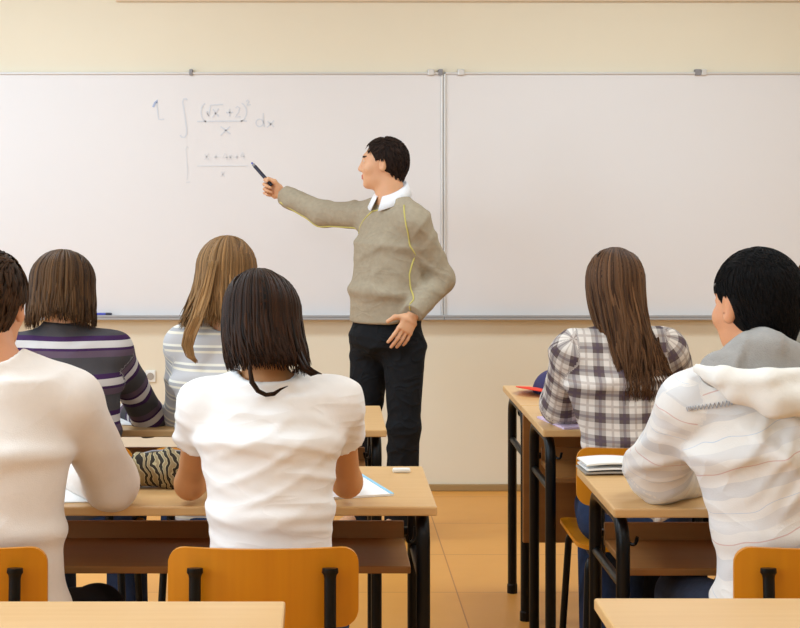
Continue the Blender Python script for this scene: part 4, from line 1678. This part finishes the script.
HAIR_K = hair_mat('long_brown_hair', (48, 30, 20), (122, 86, 58), 0.4)
sp = K.long_specs(820, lambda th: 0.335 - 0.05 * (th < 0) * abs(math.sin(th)), theta=(1.1, 3.14), hang=hang_k, seed=23, wob=0.016)
K.strands('hair', HAIR_K, sp, base=K.cap_solid(0.010, nape=-0.085, ears=False), avoid=Solid(K.cloth.prims))

# hooded white jacket, short black hair
N = student('student with short black hair in a white hooded jacket', 3.30,
            head=(756, 306, 3.37), neck=(768, 362, 3.31), shm=(770, 392, 3.31), che=(772, 450, 3.30), wai=(784, 530, 3.285),
            shL=(690, 404, 3.33), shR=(846, 404, 3.33), elL=(659, 470, 3.53), elR=(868, 480, 3.53), wrL=(708, 480, 3.70), wrR=(815, 478, 3.70),
            f_head=(-0.42, 1, -0.08), tilt=0.05, hs=1.05, skin_m=SK_M,
            W=seated_W(pel=(0.135, 0.118), wai=(0.136, 0.108), che=(0.172, 0.118), sho=(0.15, 0.085), rs=0.056, ua=0.060, el=0.056, wr=0.044, nk=0.058, th=0.080, trap=0.045),
            J=dict(knR=A((1.04, 3.72, 0.485)), knL=A((0.90, 3.72, 0.485))))
N.build_body(0.0055)


def jacket():
    m, nt, bc = base_mat('white_striped_jacket_cloth', 0.75, 0.1, 300, 0.2)
    u, v = attr_n(nt, 'u'), attr_n(nt, 'v')
    w = math_n(nt, 'ADD', u, math_n(nt, 'MULTIPLY', v, -0.42))
    nz = nd(nt, 'ShaderNodeTexNoise')
    nz.inputs['Scale'].default_value = 5.0
    tc = nd(nt, 'ShaderNodeTexCoord')
    nt.links.new(tc.outputs['Object'], nz.inputs['Vector'])
    w = math_n(nt, 'ADD', w, math_n(nt, 'MULTIPLY', nz.outputs['Fac'], 0.09))
    f = math_n(nt, 'FRACT', math_n(nt, 'DIVIDE', math_n(nt, 'ADD', w, 3.0), 0.17))
    W_ = (236, 229, 222)
    add_crease(m, 0.25, (6, 6, 9))
    nt.links.new(ramp_n(nt, f, [(0, W_), (0.10, (220, 216, 214)), (0.30, W_), (0.50, (220, 186, 178)), (0.512, W_), (0.66, (226, 220, 216)), (0.80, W_), (0.90, (204, 208, 218)), (0.910, W_)]), bc)
    return m


jk = shirt(N, jacket(), disp=FOLD_H, neck=0.070, nz=0.01, attrs=True, puff=0.008, name='jacket', vox=0.0055, off=0.008)
N.trousers(cloth('grey_blue_denim', (58, 66, 86), noise=0.25))
N.shoes(M_SHOE)
N.strands('hair', hair_mat('short_black_hair', (9, 7, 7), (20, 16, 14), 0.7), N.short_specs(2200, 0.009, 0.016, 9, nape=-0.085, r=0.0011, lift=0.001), base=N.cap_solid(0.0092, nape=-0.085))
# hood lying on the back: grey lining round the neck, white outer rolls below it
nk = N.J['neck']
M_LIN = cloth('grey_hood_lining', (168, 162, 156), noise=0.10, bump=0.25, bscale=300)
M_HOOD = cloth('white_hood_cloth', (238, 230, 220), noise=0.03, bump=0.08)
lin_s = Solid([cone(P(752, 352, 3.27), P(712, 370, 3.27), 0.038, 0.026, k=0.05), cone(P(770, 350, 3.25), P(832, 384, 3.26), 0.040, 0.036, k=0.05),
               loft(P(766, 352, 3.27), P(766, 380, 3.25), (0.07, 0.05), (0.115, 0.05), (1, 0, 0), k=0.05),
               cone(N.J['neck'] + Z * 0.0 + A((0, 0.035, 0)), N.J['neck'] + A((0, 0.02, 0.10)), 0.050, 0.052, k=0.02, op='s')],
              folds(0.008, [(60, 20, 25, 1.0), (-50, 10, 30, 0.9)], 51))
hood_s = Solid([cone(P(697, 369, 3.28), P(724, 377, 3.21), 0.010, 0.020, k=0.02), cone(P(724, 377, 3.21), P(768, 381, 3.17), 0.020, 0.024, k=0.02),
                cone(P(768, 381, 3.17), P(822, 377, 3.20), 0.024, 0.020, k=0.02), cone(P(822, 377, 3.20), P(856, 368, 3.29), 0.020, 0.012, k=0.02),
                cone(P(708, 376, 3.255), P(738, 390, 3.20), 0.012, 0.026, k=0.006), cone(P(738, 390, 3.20), P(776, 400, 3.165), 0.026, 0.034, k=0.02),
                cone(P(776, 400, 3.165), P(812, 400, 3.17), 0.034, 0.034, k=0.02), cone(P(812, 400, 3.17), P(850, 378, 3.25), 0.034, 0.014, k=0.02),
                loft(P(760, 384, 3.22), P(812, 386, 3.22), (0.03, 0.05), (0.03, 0.05), (0, 0, 1), k=0.02)],
               folds(0.005, [(10, 0, 95, 1.0), (-32, 0, 82, 0.8)], 52))
hd_ = solid_obj('hood', hood_s, 0.0055, M_HOOD, N.root, N.o)
solid_obj('hood_lining', lin_s, 0.0055, M_LIN, hd_, N.o)
# stitched zigzag on the shoulder
bm = BM()
pts = []
for k in range(29):
    pts.append(P(678 + 54 * k / 28, 412 - 12 * k / 28 + (3.2 if k % 2 else -3.2), 3.19))
pts = Solid(N.cloth.prims).snap(np.array(pts), 0.0045)
tube(bm, pts, 0.0017, 5)
bmesh.ops.translate(bm, verts=bm.verts, vec=-Vector(N.o))
obj('embroidery', bm, cloth('grey_thread', (182, 183, 190), bump=0), jk)

# the student beyond, at the right edge
R_ = student('student at the right edge, mostly hidden behind the hooded student', 4.45,
             head=(830, 290, 4.48), neck=(832, 336, 4.46), shm=(832, 350, 4.46), che=(832, 385, 4.45), wai=(832, 440, 4.42),
             shL=(789, 350, 4.47), shR=(880, 352, 4.47), elL=(777, 414, 4.67), elR=(895, 414, 4.67), wrL=(805, 416, 4.86), wrR=(860, 416, 4.86),
             f_head=(-0.25, 1, -0.1), tilt=0.1, hs=1.0, skin_m=SK_F, W=seated_W(trap=0.026),
             J=dict(knL=A((1.12, 4.80, 0.475)), anL=A((1.08, 4.74, 0.085))))
R_.build_body(0.007)
shirt(R_, cloth('grey_green_cotton', (150, 142, 126), noise=0.3), disp=FOLD_W, neck=0.058, vox=0.007)
R_.trousers(M_BLACKC, vox=0.008)
R_.shoes(M_SHOE)
R_.strands('hair', hair_mat('brown_short_hair', (60, 40, 28), (104, 74, 50), 0.45), R_.short_specs(300, 0.014, 0.045, 10, nape=-0.085, r=0.004), base=R_.cap_solid(0.012, nape=-0.085))
